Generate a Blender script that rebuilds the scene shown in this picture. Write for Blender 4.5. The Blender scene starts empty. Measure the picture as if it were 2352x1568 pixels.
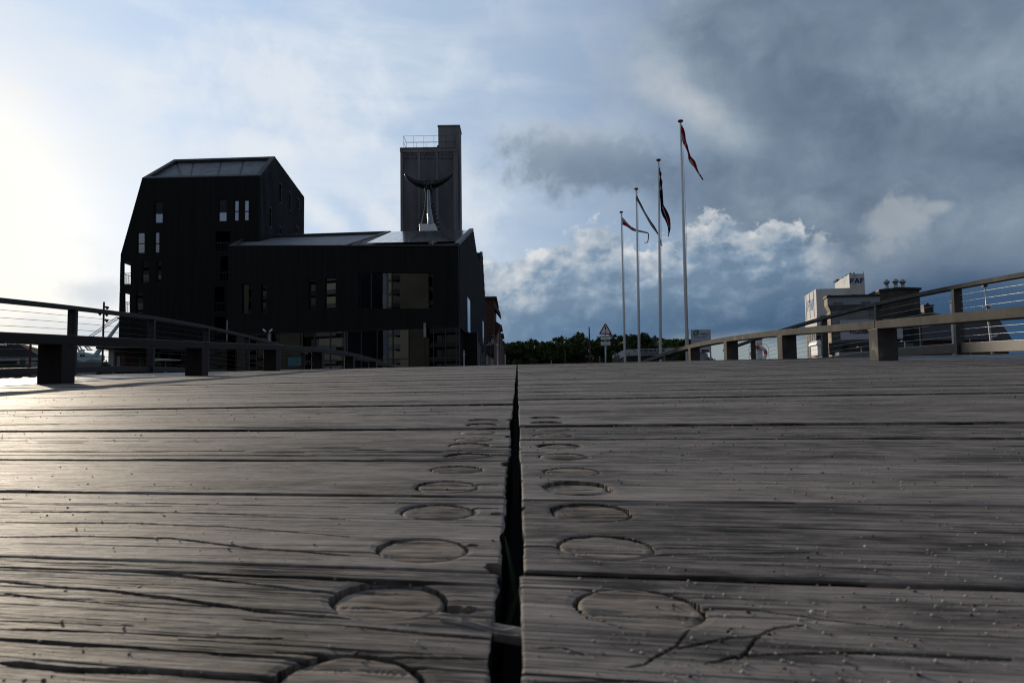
import bpy, bmesh, math, random
import numpy as np
from mathutils import Vector, Matrix
from mathutils.geometry import tessellate_polygon
random.seed(7); rng = np.random.default_rng(11)
scene = bpy.context.scene
COL = scene.collection
# ------------------------------------------------------------------ camera
FP = 1794.0; CX, CY = 1176.0, 784.0            # focal length and centre in the 2352 x 1568 measuring grid
YAW, PITCH, ROLL = -0.0067, 0.0742, 0.0135
_f = Vector((math.sin(YAW)*math.cos(PITCH), math.cos(YAW)*math.cos(PITCH), math.sin(PITCH)))
_r = Vector((math.cos(YAW), -math.sin(YAW), 0)); _u = _r.cross(_f)
R_ = _r*math.cos(ROLL) - _u*math.sin(ROLL); U_ = _u*math.cos(ROLL) + _r*math.sin(ROLL)
cam = bpy.data.cameras.new('camera'); camo = bpy.data.objects.new('camera', cam); COL.objects.link(camo)
camo.matrix_world = Matrix(((R_.x, U_.x, -_f.x, 0), (R_.y, U_.y, -_f.y, 0), (R_.z, U_.z, -_f.z, 0), (0, 0, 0, 1)))
cam.sensor_width = 36; cam.lens = FP/2352*36; cam.clip_start = 0.02; cam.clip_end = 6000
cam.dof.use_dof = True; cam.dof.focus_distance = 4.0; cam.dof.aperture_fstop = 26
scene.camera = camo
scene.cycles.filter_width = 1.15
# ------------------------------------------------------------------ light
SUN_AZ, SUN_EL = -35.0, 13.0                    # degrees from +Y towards +X; height above horizon
scene.view_settings.view_transform = 'Standard'; scene.view_settings.look = 'None'
scene.view_settings.exposure = 0.0; scene.view_settings.gamma = 1.0
sl = bpy.data.lights.new('sun', 'SUN'); sl.energy = 3.0; sl.angle = math.radians(0.6); sl.color = (1.0, 0.85, 0.66)
so = bpy.data.objects.new('sun', sl); COL.objects.link(so)
sdir = Vector((math.sin(math.radians(SUN_AZ))*math.cos(math.radians(SUN_EL)), math.cos(math.radians(SUN_AZ))*math.cos(math.radians(SUN_EL)), math.sin(math.radians(SUN_EL))))
so.rotation_euler = (-sdir).to_track_quat('-Z', 'Y').to_euler(); so.location = (0, 0, 30)

class NT:
    """small node-graph helper"""
    def __init__(s, nt): s.nt = nt; s.n = nt.nodes; s.l = nt.links
    def new(s, t, **k):
        n = s.n.new(t)
        for a, b in k.items(): setattr(n, a, b)
        return n
    def put(s, sock, v):
        if isinstance(v, bpy.types.NodeSocket): s.l.new(v, sock)
        elif v is not None:
            if sock.type == 'RGBA' and not isinstance(v, (int, float)) and len(v) == 3: v = (*v, 1)
            sock.default_value = v
    def m(s, op, a, b=None, c=None, clamp=False):
        n = s.new('ShaderNodeMath', operation=op, use_clamp=clamp)
        s.put(n.inputs[0], a)
        if b is not None: s.put(n.inputs[1], b)
        if c is not None: s.put(n.inputs[2], c)
        return n.outputs[0]
    def ss(s, v, a, b, lo=0.0, hi=1.0):
        n = s.new('ShaderNodeMapRange', interpolation_type='SMOOTHSTEP', clamp=True)
        for i, x in enumerate((v, a, b, lo, hi)): s.put(n.inputs[i], x)
        return n.outputs[0]
    def mix(s, f, a, b, t='MIX'):
        n = s.new('ShaderNodeMix', data_type='RGBA', blend_type=t, clamp_factor=True)
        s.put(n.inputs[0], f); s.put(n.inputs[6], a); s.put(n.inputs[7], b); return n.outputs[2]
    def comb(s, x, y, z):
        n = s.new('ShaderNodeCombineXYZ'); s.put(n.inputs[0], x); s.put(n.inputs[1], y); s.put(n.inputs[2], z); return n.outputs[0]
    def noise(s, v, scale, detail=4, rough=.55, dist=0.0, out=0):
        n = s.new('ShaderNodeTexNoise'); n.inputs['Scale'].default_value = scale; n.inputs['Detail'].default_value = detail
        n.inputs['Roughness'].default_value = rough; n.inputs['Distortion'].default_value = dist
        if v is not None: s.l.new(v, n.inputs['Vector'])
        return n.outputs[out]
    def ramp(s, f, stops):
        n = s.new('ShaderNodeValToRGB'); e = n.color_ramp.elements
        while len(e) < len(stops): e.new(.5)
        for i, (p, c) in enumerate(stops): e[i].position = p; e[i].color = (*c, 1)
        s.put(n.inputs[0], f); return n.outputs[0]

W = bpy.data.worlds.new('World'); scene.world = W; W.use_nodes = True
w = NT(W.node_tree); w.n.clear()
WS = 0.10
def build_sky():
    tc = w.new('ShaderNodeTexCoord'); sep = w.new('ShaderNodeSeparateXYZ'); w.l.new(tc.outputs['Generated'], sep.inputs[0])
    x, y, z = sep.outputs
    deg = 57.29578
    az = w.m('MULTIPLY', w.m('ARCTAN2', x, y), deg)
    el = w.m('MULTIPLY', w.m('ARCSINE', z), deg)
    sky = w.new('ShaderNodeTexSky', sky_type='NISHITA', sun_disc=False)
    sky.sun_elevation = math.radians(SUN_EL); sky.sun_rotation = math.radians(SUN_AZ)
    sky.air_density = 1.0; sky.dust_density = 1.2; sky.ozone_density = 1.5
    # direction on a cloud plane (perspective towards the horizon), and plain angular space
    ang = w.comb(w.m('MULTIPLY', az, .1), w.m('MULTIPLY', el, .1), 0.0)
    def blob(a, e, sa, se, soft=.6, rot=0.0, warp=None, wa=0.0):
        da = w.m('SUBTRACT', az, a); de = w.m('SUBTRACT', el, e)
        if rot:
            c, s_ = math.cos(math.radians(rot)), math.sin(math.radians(rot))
            da, de = w.m('ADD', w.m('MULTIPLY', da, c), w.m('MULTIPLY', de, s_)), w.m('SUBTRACT', w.m('MULTIPLY', de, c), w.m('MULTIPLY', da, s_))
        r = w.m('SQRT', w.m('ADD', w.m('POWER', w.m('ABSOLUTE', w.m('DIVIDE', da, sa)), 2.0), w.m('POWER', w.m('ABSOLUTE', w.m('DIVIDE', de, se)), 2.0)))
        if warp is not None: r = w.m('ADD', r, w.m('MULTIPLY', w.m('SUBTRACT', warp, .5), wa))
        return w.ss(r, 1+soft, 1-soft)
    def mx(*v):
        o = v[0]
        for k in v[1:]: o = w.m('MAXIMUM', o, k)
        return o
    n_big = w.noise(ang, .9, 6, .55, .4)
    n_mid = w.noise(ang, 2.2, 8, .6, .3)
    n_puf = w.noise(ang, 5.5, 10, .62, .2)
    # sunlit haze and gentle grading of the clear air
    n_e0 = w.m('ADD', w.m('MULTIPLY', n_mid, .5), w.m('MULTIPLY', n_puf, .5))
    flat = w.comb(w.m('MULTIPLY', az, .055), w.m('MULTIPLY', el, .11), 3.1)
    n_flat = w.noise(flat, 1.6, 6, .5, .3)
    clear = w.ramp(w.m('ADD', w.m('DIVIDE', az, 80.0), .5), [(0, (5.6, 7.0, 8.8)), (.2, (4.6, 6.3, 8.8)), (.36, (4.6, 6.0, 8.0)), (.5, (4.0, 5.2, 6.9)), (.62, (2.4, 3.5, 5.2)), (.8, (1.0, 1.7, 2.9)), (1, (.8, 1.4, 2.4))])
    base = w.mix(.85, sky.outputs[0], clear)
    base = w.mix(w.m('MULTIPLY', w.ss(el, 14, 2), .35), base, (6.0, 6.9, 7.6))
    # thin high veil, streaky, brighter towards the sun
    st = w.comb(w.m('ADD', w.m('MULTIPLY', az, .035), w.m('MULTIPLY', el, .05)), w.m('MULTIPLY', el, .15), 1.7)
    veil = w.ss(w.noise(st, 2.0, 7, .55, .25), .36, .72)
    veil2 = w.ss(w.noise(ang, 1.7, 8, .55, .35), .47, .74)
    leftw = w.ss(az, 10.0, -16.0)
    vm = w.m('MULTIPLY', w.m('ADD', w.m('MULTIPLY', veil, .50), w.m('MULTIPLY', veil2, .50)), w.m('ADD', w.m('MULTIPLY', leftw, .8), .2), clamp=True)
    c = w.mix(vm, base, (8.0, 8.5, 9.0))
    # soft white clouds left of centre
    wc = mx(blob(-17.5, 21.5, 4.8, 2.6, .9, -14, n_puf, 2.4), blob(-15, 19.5, 3.4, 1.4, .9, -20, n_puf, 2.2), blob(-19, 17.6, 3.2, 1.1, .9, 0, n_puf, 2.2), blob(-9.5, 12.8, 3.0, .9, .9, -40, n_puf, 2.0), blob(-33, 19, 1.1, .4, .9, -25, n_puf, 1.4), blob(-5.5, 13.5, 3.4, 2.6, .95, 0, n_puf, 2.0), blob(-14.5, 13.5, 3, .8, .9, -35, n_puf, 2.0))
    c = w.mix(w.m('MULTIPLY', wc, .62), c, (8.3, 8.6, 8.9))
    # white glare round the sun, and warm low air to the left
    gl = w.m('ADD', w.m('MULTIPLY', blob(-37.5, 11.5, 5.8, 6.2, .92), .92), w.m('MULTIPLY', blob(-37, 12, 12, 10, .95), .2), clamp=True)
    c = w.mix(gl, c, (11.4, 10.7, 9.4))
    low = w.m('MULTIPLY', w.ss(az, -12, -28), w.ss(el, 11, 3))
    c = w.mix(w.m('MULTIPLY', low, .45), c, (9.2, 8.7, 7.9))
    c = w.mix(w.m('MULTIPLY', mx(blob(-28.6, 7.2, 1.6, .8, .9, 0, n_puf, 2.0), blob(-27.0, 4.8, 5, .8, .9, 0, n_puf, 2.0)), .5), c, (4.6, 5.4, 6.4))
    # big grey cloud deck, upper right
    dm = w.m('MULTIPLY', w.ss(w.m('ADD', w.m('ADD', az, w.m('MULTIPLY', w.m('SUBTRACT', el, 14), -.25)), w.m('MULTIPLY', w.m('SUBTRACT', n_big, .5), 22.0)), 0.5, 13.0), w.ss(w.m('SUBTRACT', w.m('ADD', el, w.m('MULTIPLY', w.m('SUBTRACT', n_mid, .5), 9.0)), w.ss(az, 7, 21, 12.6, 3.5)), 0.0, 4.5))
    dk = mx(blob(5.6, 17.0, 6.8, 2.4, .5, -6, n_e0, 2.8), blob(19, 19.5, 10, 3.6, .9, -22, n_mid, 2.0), blob(27, 14.5, 10, 3.2, .9, 6, n_mid, 1.6), blob(15, 14.8, 6, 2.4, .9, 0, n_mid, 1.6), blob(24, 25, 10, 3.5, .9, 0, n_big, 1.6))
    tone = w.m('ADD', w.m('ADD', w.m('MULTIPLY', n_flat, .50), w.m('MULTIPLY', n_mid, .42)), w.m('MULTIPLY', n_puf, .14))
    tone = w.m('SUBTRACT', w.m('SUBTRACT', tone, .08), w.m('MULTIPLY', dk, .24))
    lite = mx(blob(4.0, 25.5, 10, 2.0, .9, -22, n_mid, 1.4), blob(12.5, 20.8, 5, 1.4, .9, -32, n_mid, 1.4), blob(1.5, 20.5, 8, 2.0, .9, -10, n_mid, 1.4))
    tone = w.m('ADD', tone, w.m('MULTIPLY', lite, .34))
    tone = w.m('ADD', tone, w.ss(az, 26, 0, 0, .16))
    dcol = w.ramp(tone, [(.10, (1.15, 1.6, 2.3)), (.32, (1.75, 2.35, 3.15)), (.52, (2.7, 3.4, 4.2)), (.72, (4.3, 4.8, 5.3)), (1.0, (6.4, 6.6, 6.7))])
    c = w.mix(w.m('MULTIPLY', mx(dm, w.m('MULTIPLY', dk, .9)), .95), c, dcol)
    # cumulus along the lower middle: a puffy upper outline, softer and bluer below
    def cum(v): return w.noise(v, 3.2, 9, .52, .15)
    cv = w.comb(w.m('MULTIPLY', az, .1), w.m('MULTIPLY', el, .13), 5.0)
    n_c = cum(cv); n_e = w.m('ADD', w.m('MULTIPLY', n_c, .45), w.m('MULTIPLY', n_puf, .55))
    ns = w.m('SUBTRACT', n_c, cum(w.comb(w.m('ADD', w.m('MULTIPLY', az, .1), -.05), w.m('ADD', w.m('MULTIPLY', el, .13), .07), 5.0)))
    top = w.new('ShaderNodeFloatCurve'); cvv = top.mapping.curves[0].points
    pts = [(-8, 6.5), (-3.5, 10.4), (-1, 10.2), (1.5, 10.6), (4.5, 12.2), (7.0, 12.6), (9.0, 11.2), (12, 11.4), (13.6, 12.9), (16.2, 12.2), (17.6, 11.6), (19.4, 12.6), (20.6, 11.4), (23, 9.5), (30, 6.0)]
    tx = lambda a: (a+8)/38.0
    cvv[0].location = (0, .65); cvv[1].location = (1, .6)
    for a_, e_ in pts[1:-1]: cvv.new(tx(a_), e_/10-.0)
    for q_ in cvv: pass
    top.mapping.use_clip = False; top.mapping.extend = 'HORIZONTAL'; top.mapping.update()
    w.put(top.inputs['Value'], w.m('DIVIDE', w.m('ADD', az, 8.0), 38.0))
    te = w.m('MULTIPLY', top.outputs[0], 10.0)
    n_t = w.m('ADD', w.m('MULTIPLY', n_c, .5), w.m('MULTIPLY', w.noise(cv, 9.0, 7, .55, .1), .5))
    ed = w.m('SUBTRACT', w.m('ADD', te, w.m('MULTIPLY', w.m('SUBTRACT', n_t, .5), 9.0)), el)
    cu = w.m('MULTIPLY', w.ss(ed, -.25, .55), w.m('MULTIPLY', w.ss(az, -7, -2), w.ss(az, 25, 19)))
    cs = w.m('ADD', w.m('ADD', w.m('MULTIPLY', ns, 2.0), w.ss(ed, 4.2, .2, .08, .66)), w.m('MULTIPLY', w.m('SUBTRACT', n_puf, .5), .9))
    cs = w.m('ADD', cs, w.ss(az, 12, 2, 0, .06))
    ccol = w.ramp(cs, [(.0, (1.3, 2.1, 3.1)), (.28, (2.1, 3.0, 4.1)), (.50, (3.6, 4.3, 5.1)), (.76, (5.3, 5.7, 6.1)), (1.0, (7.4, 7.5, 7.5))])
    c = w.mix(w.m('MULTIPLY', cu, .86), c, ccol)
    sm = mx(blob(26.0, 10.9, 1.5, 2.0, .5, -25, n_e, 4.6), blob(28.8, 11.9, .9, .4, .6, 0, n_e, 3.5))
    c = w.mix(w.m('MULTIPLY', sm, .5), c, (4.6, 5.0, 5.2))
    # dark slate rain band above the horizon to the right, pale strip under it
    rb = w.m('MULTIPLY', w.ss(w.m('ADD', el, w.m('MULTIPLY', w.m('SUBTRACT', n_flat, .5), 5.0)), 8.6, 4.2), w.ss(az, -6, 6))
    c = w.mix(w.m('MULTIPLY', rb, .88), c, w.ramp(w.m('DIVIDE', az, 40.0), [(0, (1.0, 1.9, 3.2)), (.35, (.55, 1.15, 2.1)), (.8, (.22, .62, 1.35))]))
    rs = w.m('MULTIPLY', w.ss(w.m('ADD', az, w.m('MULTIPLY', w.m('SUBTRACT', n_flat, .5), 10)), 16, 30), w.ss(el, 13.0, 4.0))
    c = w.mix(w.m('MULTIPLY', rs, .8), c, (.28, .75, 1.55))
    ps = w.m('MULTIPLY', w.ss(w.m('ADD', el, w.m('MULTIPLY', w.m('SUBTRACT', n_c, .5), 1.8)), 4.9, 3.5), w.m('MULTIPLY', w.ss(az, 9, 13), w.ss(az, 26, 21)))
    c = w.mix(w.m('MULTIPLY', ps, .9), c, (2.9, 3.4, 3.5))
    # the part of the sky behind the camera: unseen grey cloud, level set for its fill light
    bk = w.ss(y, .35, -.25)
    bc = w.mix(w.ss(n_mid, .4, .65), (1.3, 1.6, 2.1), (2.6, 2.8, 3.0))
    c = w.mix(w.m('MULTIPLY', bk, .95), c, bc)
    # overhead and below the horizon
    c = w.mix(w.ss(el, 32, 62), c, w.mix(w.ss(n_big, .4, .65), (.8, 1.2, 2.0), (1.5, 1.8, 2.2)))
    c = w.mix(w.ss(el, 0, -3), c, (.5, .55, .6))
    bg = w.new('ShaderNodeBackground'); w.l.new(c, bg.inputs[0]); bg.inputs[1].default_value = WS
    out = w.new('ShaderNodeOutputWorld'); w.l.new(bg.outputs[0], out.inputs[0])
build_sky()
W.cycles.sampling_method = 'MANUAL'; W.cycles.sample_map_resolution = 1024

# ------------------------------------------------------------------ measuring helpers
def ray(px, py): return (R_*((px-CX)/FP) + U_*((CY-py)/FP) + _f)
def at(px, py, Y):
    d = ray(px, py); return d*(Y/d.y)
class Pl:
    """vertical plane through (x,y) running along (dx,dy); s runs along it, n points to the camera side"""
    def __init__(s, x, y, dx, dy):
        l = math.hypot(dx, dy); s.p = Vector((x, y, 0)); s.d = Vector((dx/l, dy/l, 0)); s.n = Vector((s.d.y, -s.d.x, 0))
        if s.n.dot(s.p) > 0: s.n = -s.n
    def sz(s, px, py):
        r = ray(px, py); t = s.n.dot(s.p)/s.n.dot(r); q = r*t; return ((q-s.p).dot(s.d), q.z)
    def pt(s, a, z, off=0.0): return s.p + s.d*a + s.n*off + Vector((0, 0, z))
def zmap(ox, oy, k):
    return lambda zx, zy: ((ox+zx/k)/1.7415, (oy+zy/k)/1.7415)
Z1 = zmap(420, 560, 2.735); Z3 = zmap(1200, 850, 2.488); Z4 = zmap(1550, 480, 3.136); Z5 = zmap(0, 1100, 3.136)
Z6 = zmap(3180, 1070, 4.126); Z8 = zmap(3600, 1130, 4.742); ZL = zmap(0, 1320, 4.2); ZF = zmap(2420, 440, 2.8)
ZS = zmap(2340, 1270, 6.533); ZI = zmap(2700, 1290, 5.345); ZB = zmap(1900, 1150, 4.9); Z2 = zmap(420, 1000, 2.735)

# ------------------------------------------------------------------ mesh and object helpers
WT = {}
def tag(o, label=None, cat=None, group=None, kind=None):
    if label: o['label'] = label
    if cat: o['category'] = cat
    if group: o['group'] = group
    if kind: o['kind'] = kind
    return o
def thing(name, loc, label, cat, group=None):
    o = bpy.data.objects.new(name, None); COL.objects.link(o); o.location = loc; o.empty_display_size = .3
    WT[o.name] = Vector(loc); return tag(o, label, cat, group)
class MB:
    def __init__(s): s.v = []; s.f = []; s.m = []
    def add(s, vs, fs, mi=0):
        b = len(s.v); s.v += [tuple(v) for v in vs]; s.f += [tuple(b+i for i in f) for f in fs]; s.m += [mi]*len(fs); return s
    def box(s, a, b, mi=0):
        x0, y0, z0 = a; x1, y1, z1 = b
        return s.add([(x0,y0,z0),(x1,y0,z0),(x1,y1,z0),(x0,y1,z0),(x0,y0,z1),(x1,y0,z1),(x1,y1,z1),(x0,y1,z1)], [(0,3,2,1),(4,5,6,7),(0,1,5,4),(1,2,6,5),(2,3,7,6),(3,0,4,7)], mi)
    def slab(s, pl, a0, a1, z0, z1, o0, o1, mi=0):
        """box aligned with plane pl, from a0..a1 along it, z0..z1, offsets o0..o1"""
        P = [pl.pt(a, z, o) for z in (z0, z1) for (a, o) in ((a0, o0), (a1, o0), (a1, o1), (a0, o1))]
        return s.add(P, [(0,3,2,1),(4,5,6,7),(0,1,5,4),(1,2,6,5),(2,3,7,6),(3,0,4,7)], mi)
    def bar(s, p, q, w, h=None, mi=0, up=Vector((0,0,1))):
        p = Vector(p); q = Vector(q); d = (q-p).normalized(); h = h or w
        if abs(d.dot(up)) > .98: up = Vector((1,0,0))
        a = d.cross(up).normalized(); b = a.cross(d)
        P = [o + a*(w/2*i) + b*(h/2*j) for o in (p, q) for (i, j) in ((-1,-1),(1,-1),(1,1),(-1,1))]
        return s.add(P, [(0,3,2,1),(4,5,6,7),(0,1,5,4),(1,2,6,5),(2,3,7,6),(3,0,4,7)], mi)
    def tube(s, pts, rad, n=10, mi=0, cap=True):
        pts = [Vector(p) for p in pts]
        if not hasattr(rad, '__len__'): rad = [rad]*len(pts)
        V = []; prev = None
        for i, p in enumerate(pts):
            d = (pts[min(i+1, len(pts)-1)]-pts[max(i-1, 0)]).normalized()
            a = d.cross(Vector((0,1,0)) if abs(d.y) < .9 else Vector((1,0,0))).normalized() if prev is None else (prev-d*prev.dot(d)).normalized()
            prev = a; b = d.cross(a)
            V += [p + (a*math.cos(2*math.pi*k/n)+b*math.sin(2*math.pi*k/n))*rad[i] for k in range(n)]
        F = [(i*n+k, i*n+(k+1)%n, (i+1)*n+(k+1)%n, (i+1)*n+k) for i in range(len(pts)-1) for k in range(n)]
        if cap: F += [tuple(range(n-1, -1, -1)), tuple((len(pts)-1)*n+k for k in range(n))]
        return s.add(V, F, mi)
    def lathe(s, c, prof, n=20, mi=0):
        c = Vector(c); V = [c+Vector((r*math.cos(2*math.pi*k/n), r*math.sin(2*math.pi*k/n), z)) for r, z in prof for k in range(n)]
        F = [(i*n+k, i*n+(k+1)%n, (i+1)*n+(k+1)%n, (i+1)*n+k) for i in range(len(prof)-1) for k in range(n)]
        F += [tuple(range(n-1, -1, -1)), tuple((len(prof)-1)*n+k for k in range(n))]
        return s.add(V, F, mi)
    def prism(s, poly, vec, mi=0):
        """closed solid from a 3D polygon pushed along vec"""
        n = len(poly); vec = Vector(vec); A = [Vector(p) for p in poly]; B = [p+vec for p in A]
        T = tessellate_polygon([A])
        F = [tuple(t) for t in T] + [tuple(n+i for i in reversed(t)) for t in T] + [(i, (i+1) % n, n+(i+1) % n, n+i) for i in range(n)]
        return s.add(A+B, F, mi)
def obj(name, mb, mats, parent=None, smooth=False, local=False, label=None, cat=None, group=None, kind=None, bevel=0, recalc=True):
    me = bpy.data.meshes.new(name)
    org = Vector((0,0,0)) if (parent is None or local) else WT[parent.name]
    me.from_pydata([Vector(v)-org for v in mb.v], [], mb.f)
    mats = mats if isinstance(mats, (list, tuple)) else [mats]
    for m_ in mats: me.materials.append(m_)
    if len(mats) > 1: me.polygons.foreach_set('material_index', mb.m)
    if recalc:
        bm = bmesh.new(); bm.from_mesh(me); bmesh.ops.recalc_face_normals(bm, faces=bm.faces); bm.to_mesh(me); bm.free()
    if smooth: me.polygons.foreach_set('use_smooth', [True]*len(me.polygons))
    o = bpy.data.objects.new(name, me); COL.objects.link(o)
    if parent: o.parent = parent
    WT[o.name] = org if parent else Vector((0,0,0))
    if bevel:
        b = o.modifiers.new('edge', 'BEVEL'); b.width = bevel; b.segments = 2; b.limit_method = 'ANGLE'; b.harden_normals = False
    return tag(o, label, cat, group, kind)
def own(o, loc):
    """give a one-mesh thing its own origin"""
    loc = Vector(loc); o.data.transform(Matrix.Translation(-loc)); o.location = loc; WT[o.name] = loc; return o
def copy_tree(o, parent=None):
    c = o.copy(); COL.objects.link(c); c.parent = parent
    for ch in o.children: copy_tree(ch, c)
    return c
def wall(mb, pl, outline, holes=(), reveal=.25, mi=0, thick=None):
    """wall sheet on pl with openings; openings get reveals going inwards"""
    loops = [outline]+list(holes)
    flat = [p for l in loops for p in l]
    T = tessellate_polygon([[Vector((a, b, 0)) for a, b in l] for l in loops])
    mb.add([pl.pt(a, b) for a, b in flat], [tuple(t) for t in T], mi)
    for h in holes:
        n = len(h); mb.add([pl.pt(a, b) for a, b in h]+[pl.pt(a, b, -reveal) for a, b in h], [(i, (i+1) % n, n+(i+1) % n, n+i) for i in range(n)], mi)
def text_obj(body, size, origin, xdir, parent, material, name='lettering', bold=0.0, extr=.004, align='CENTER', ydir=Vector((0,0,1)), sx=1.0):
    cu = bpy.data.curves.new('t', 'FONT'); cu.body = body; cu.size = size; cu.align_x = align; cu.align_y = 'CENTER'; cu.offset = bold; cu.extrude = extr; cu.resolution_u = 3
    t = bpy.data.objects.new('t', cu); COL.objects.link(t)
    me = bpy.data.meshes.new_from_object(t); bpy.data.objects.remove(t); bpy.data.curves.remove(cu)
    X = Vector(xdir).normalized(); Y = Vector(ydir).normalized(); N = X.cross(Y)
    M = Matrix(((X.x*sx, Y.x, N.x, origin[0]), (X.y*sx, Y.y, N.y, origin[1]), (X.z*sx, Y.z, N.z, origin[2]), (0,0,0,1)))
    org = WT[parent.name]; me.transform(Matrix.Translation(-org) @ M); me.materials.clear(); me.materials.append(material); me.name = name
    o = bpy.data.objects.new(name, me); COL.objects.link(o); o.parent = parent; WT[o.name] = org; return o

# ------------------------------------------------------------------ materials
MATS = {}
def mat(name, col, rough=.6, metal=0.0, var=.18, scale=3.0, bump=0.0, bscale=20.0, spec=.5, stretch=(1,1,1), ramp=None, coat=0.0):
    m_ = bpy.data.materials.new(name); m_.use_nodes = True; t = NT(m_.node_tree); b = t.n['Principled BSDF']
    tc = t.new('ShaderNodeTexCoord'); mp = t.new('ShaderNodeMapping'); mp.inputs['Scale'].default_value = stretch; t.l.new(tc.outputs['Object'], mp.inputs[0])
    n = t.noise(mp.outputs[0], scale, 6, .6)
    if ramp: c = t.ramp(n, ramp)
    else:
        lo = tuple(max(0, k*(1-var)) for k in col); hi = tuple(min(1, k*(1+var)) for k in col)
        c = t.ramp(n, [(.3, lo), (.7, hi)])
    t.l.new(c, b.inputs['Base Color']); b.inputs['Roughness'].default_value = rough; b.inputs['Metallic'].default_value = metal
    b.inputs['Specular IOR Level'].default_value = spec; b.inputs['Coat Weight'].default_value = coat
    if bump:
        bp = t.new('ShaderNodeBump'); bp.inputs['Strength'].default_value = bump; bp.inputs['Distance'].default_value = .02
        t.l.new(t.noise(mp.outputs[0], bscale, 5, .6), bp.inputs['Height']); t.l.new(bp.outputs[0], b.inputs['Normal'])
    MATS[name] = m_; return m_
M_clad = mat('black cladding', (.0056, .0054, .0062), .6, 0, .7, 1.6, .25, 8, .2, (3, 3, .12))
M_claddark = mat('black trim', (.010, .010, .012), .45, .2, .2, 2)
M_rimm = mat('dark zinc rim', (.05, .053, .06), .55, .2, .25, 2, .05, 10)
M_roofgrey = mat('grey roof sheet', (.20, .215, .24), .6, .1, .3, 1.2, .1, 6, .4)
M_conc = mat('weathered concrete', (.20, .20, .21), .85, 0, .35, .35, .3, 3, .3, (1, 1, .25))
M_concd = mat('dark weathered concrete', (.135, .135, .148), .9, 0, .4, .35, .3, 3, .25, (1, 1, .3))
M_concl = mat('pale concrete', (.30, .28, .25), .85, 0, .3, .5, .3, 3, .3)
M_glass = mat('window glass', (.070, .080, .090), .012, 1.0, .08, .6, .022, .45)
M_glassd = mat('dark window glass', (.024, .028, .031), .012, 1.0, .2, .8, .03, .5)
M_glassb = mat('pale window glass', (.36, .42, .52), .12, 1.0, .08, .6, .04, .8)
M_frame = mat('black window frame', (.012, .012, .013), .4)
M_steel = mat('galvanised steel', (.35, .36, .37), .42, .8, .2, 8, .05, 30)
M_steeld = mat('dark painted steel', (.017, .0145, .0145), .6, .0, .3, 6, .08, 40)
M_white = mat('white paint', (.78, .79, .80), .4, 0, .06, 2)
M_black = mat('black lacquer', (.006, .006, .007), .22, 0, .2, 3)
M_red = mat('red paint', (.30, .012, .012), .4, 0, .12, 4)
M_brick = mat('red brick', (.085, .035, .027), .9, 0, .4, 2.2, .3, 9)
M_brickd = mat('dark brick', (.07, .03, .024), .9, 0, .4, 1.5, .3, 9)
M_plaster = mat('grey plaster', (.30, .31, .33), .85, 0, .25, .8, .1, 5)
M_slate = mat('dark roof tiles', (.016, .016, .018), .6, 0, .3, 1.5, .3, 6)
M_water = mat('water', (.02, .035, .045), .08, 0, .2, .3, .35, 1.6, .6)
M_ground = mat('quay asphalt', (.10, .10, .10), .85, 0, .3, .5, .2, 12)

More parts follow.
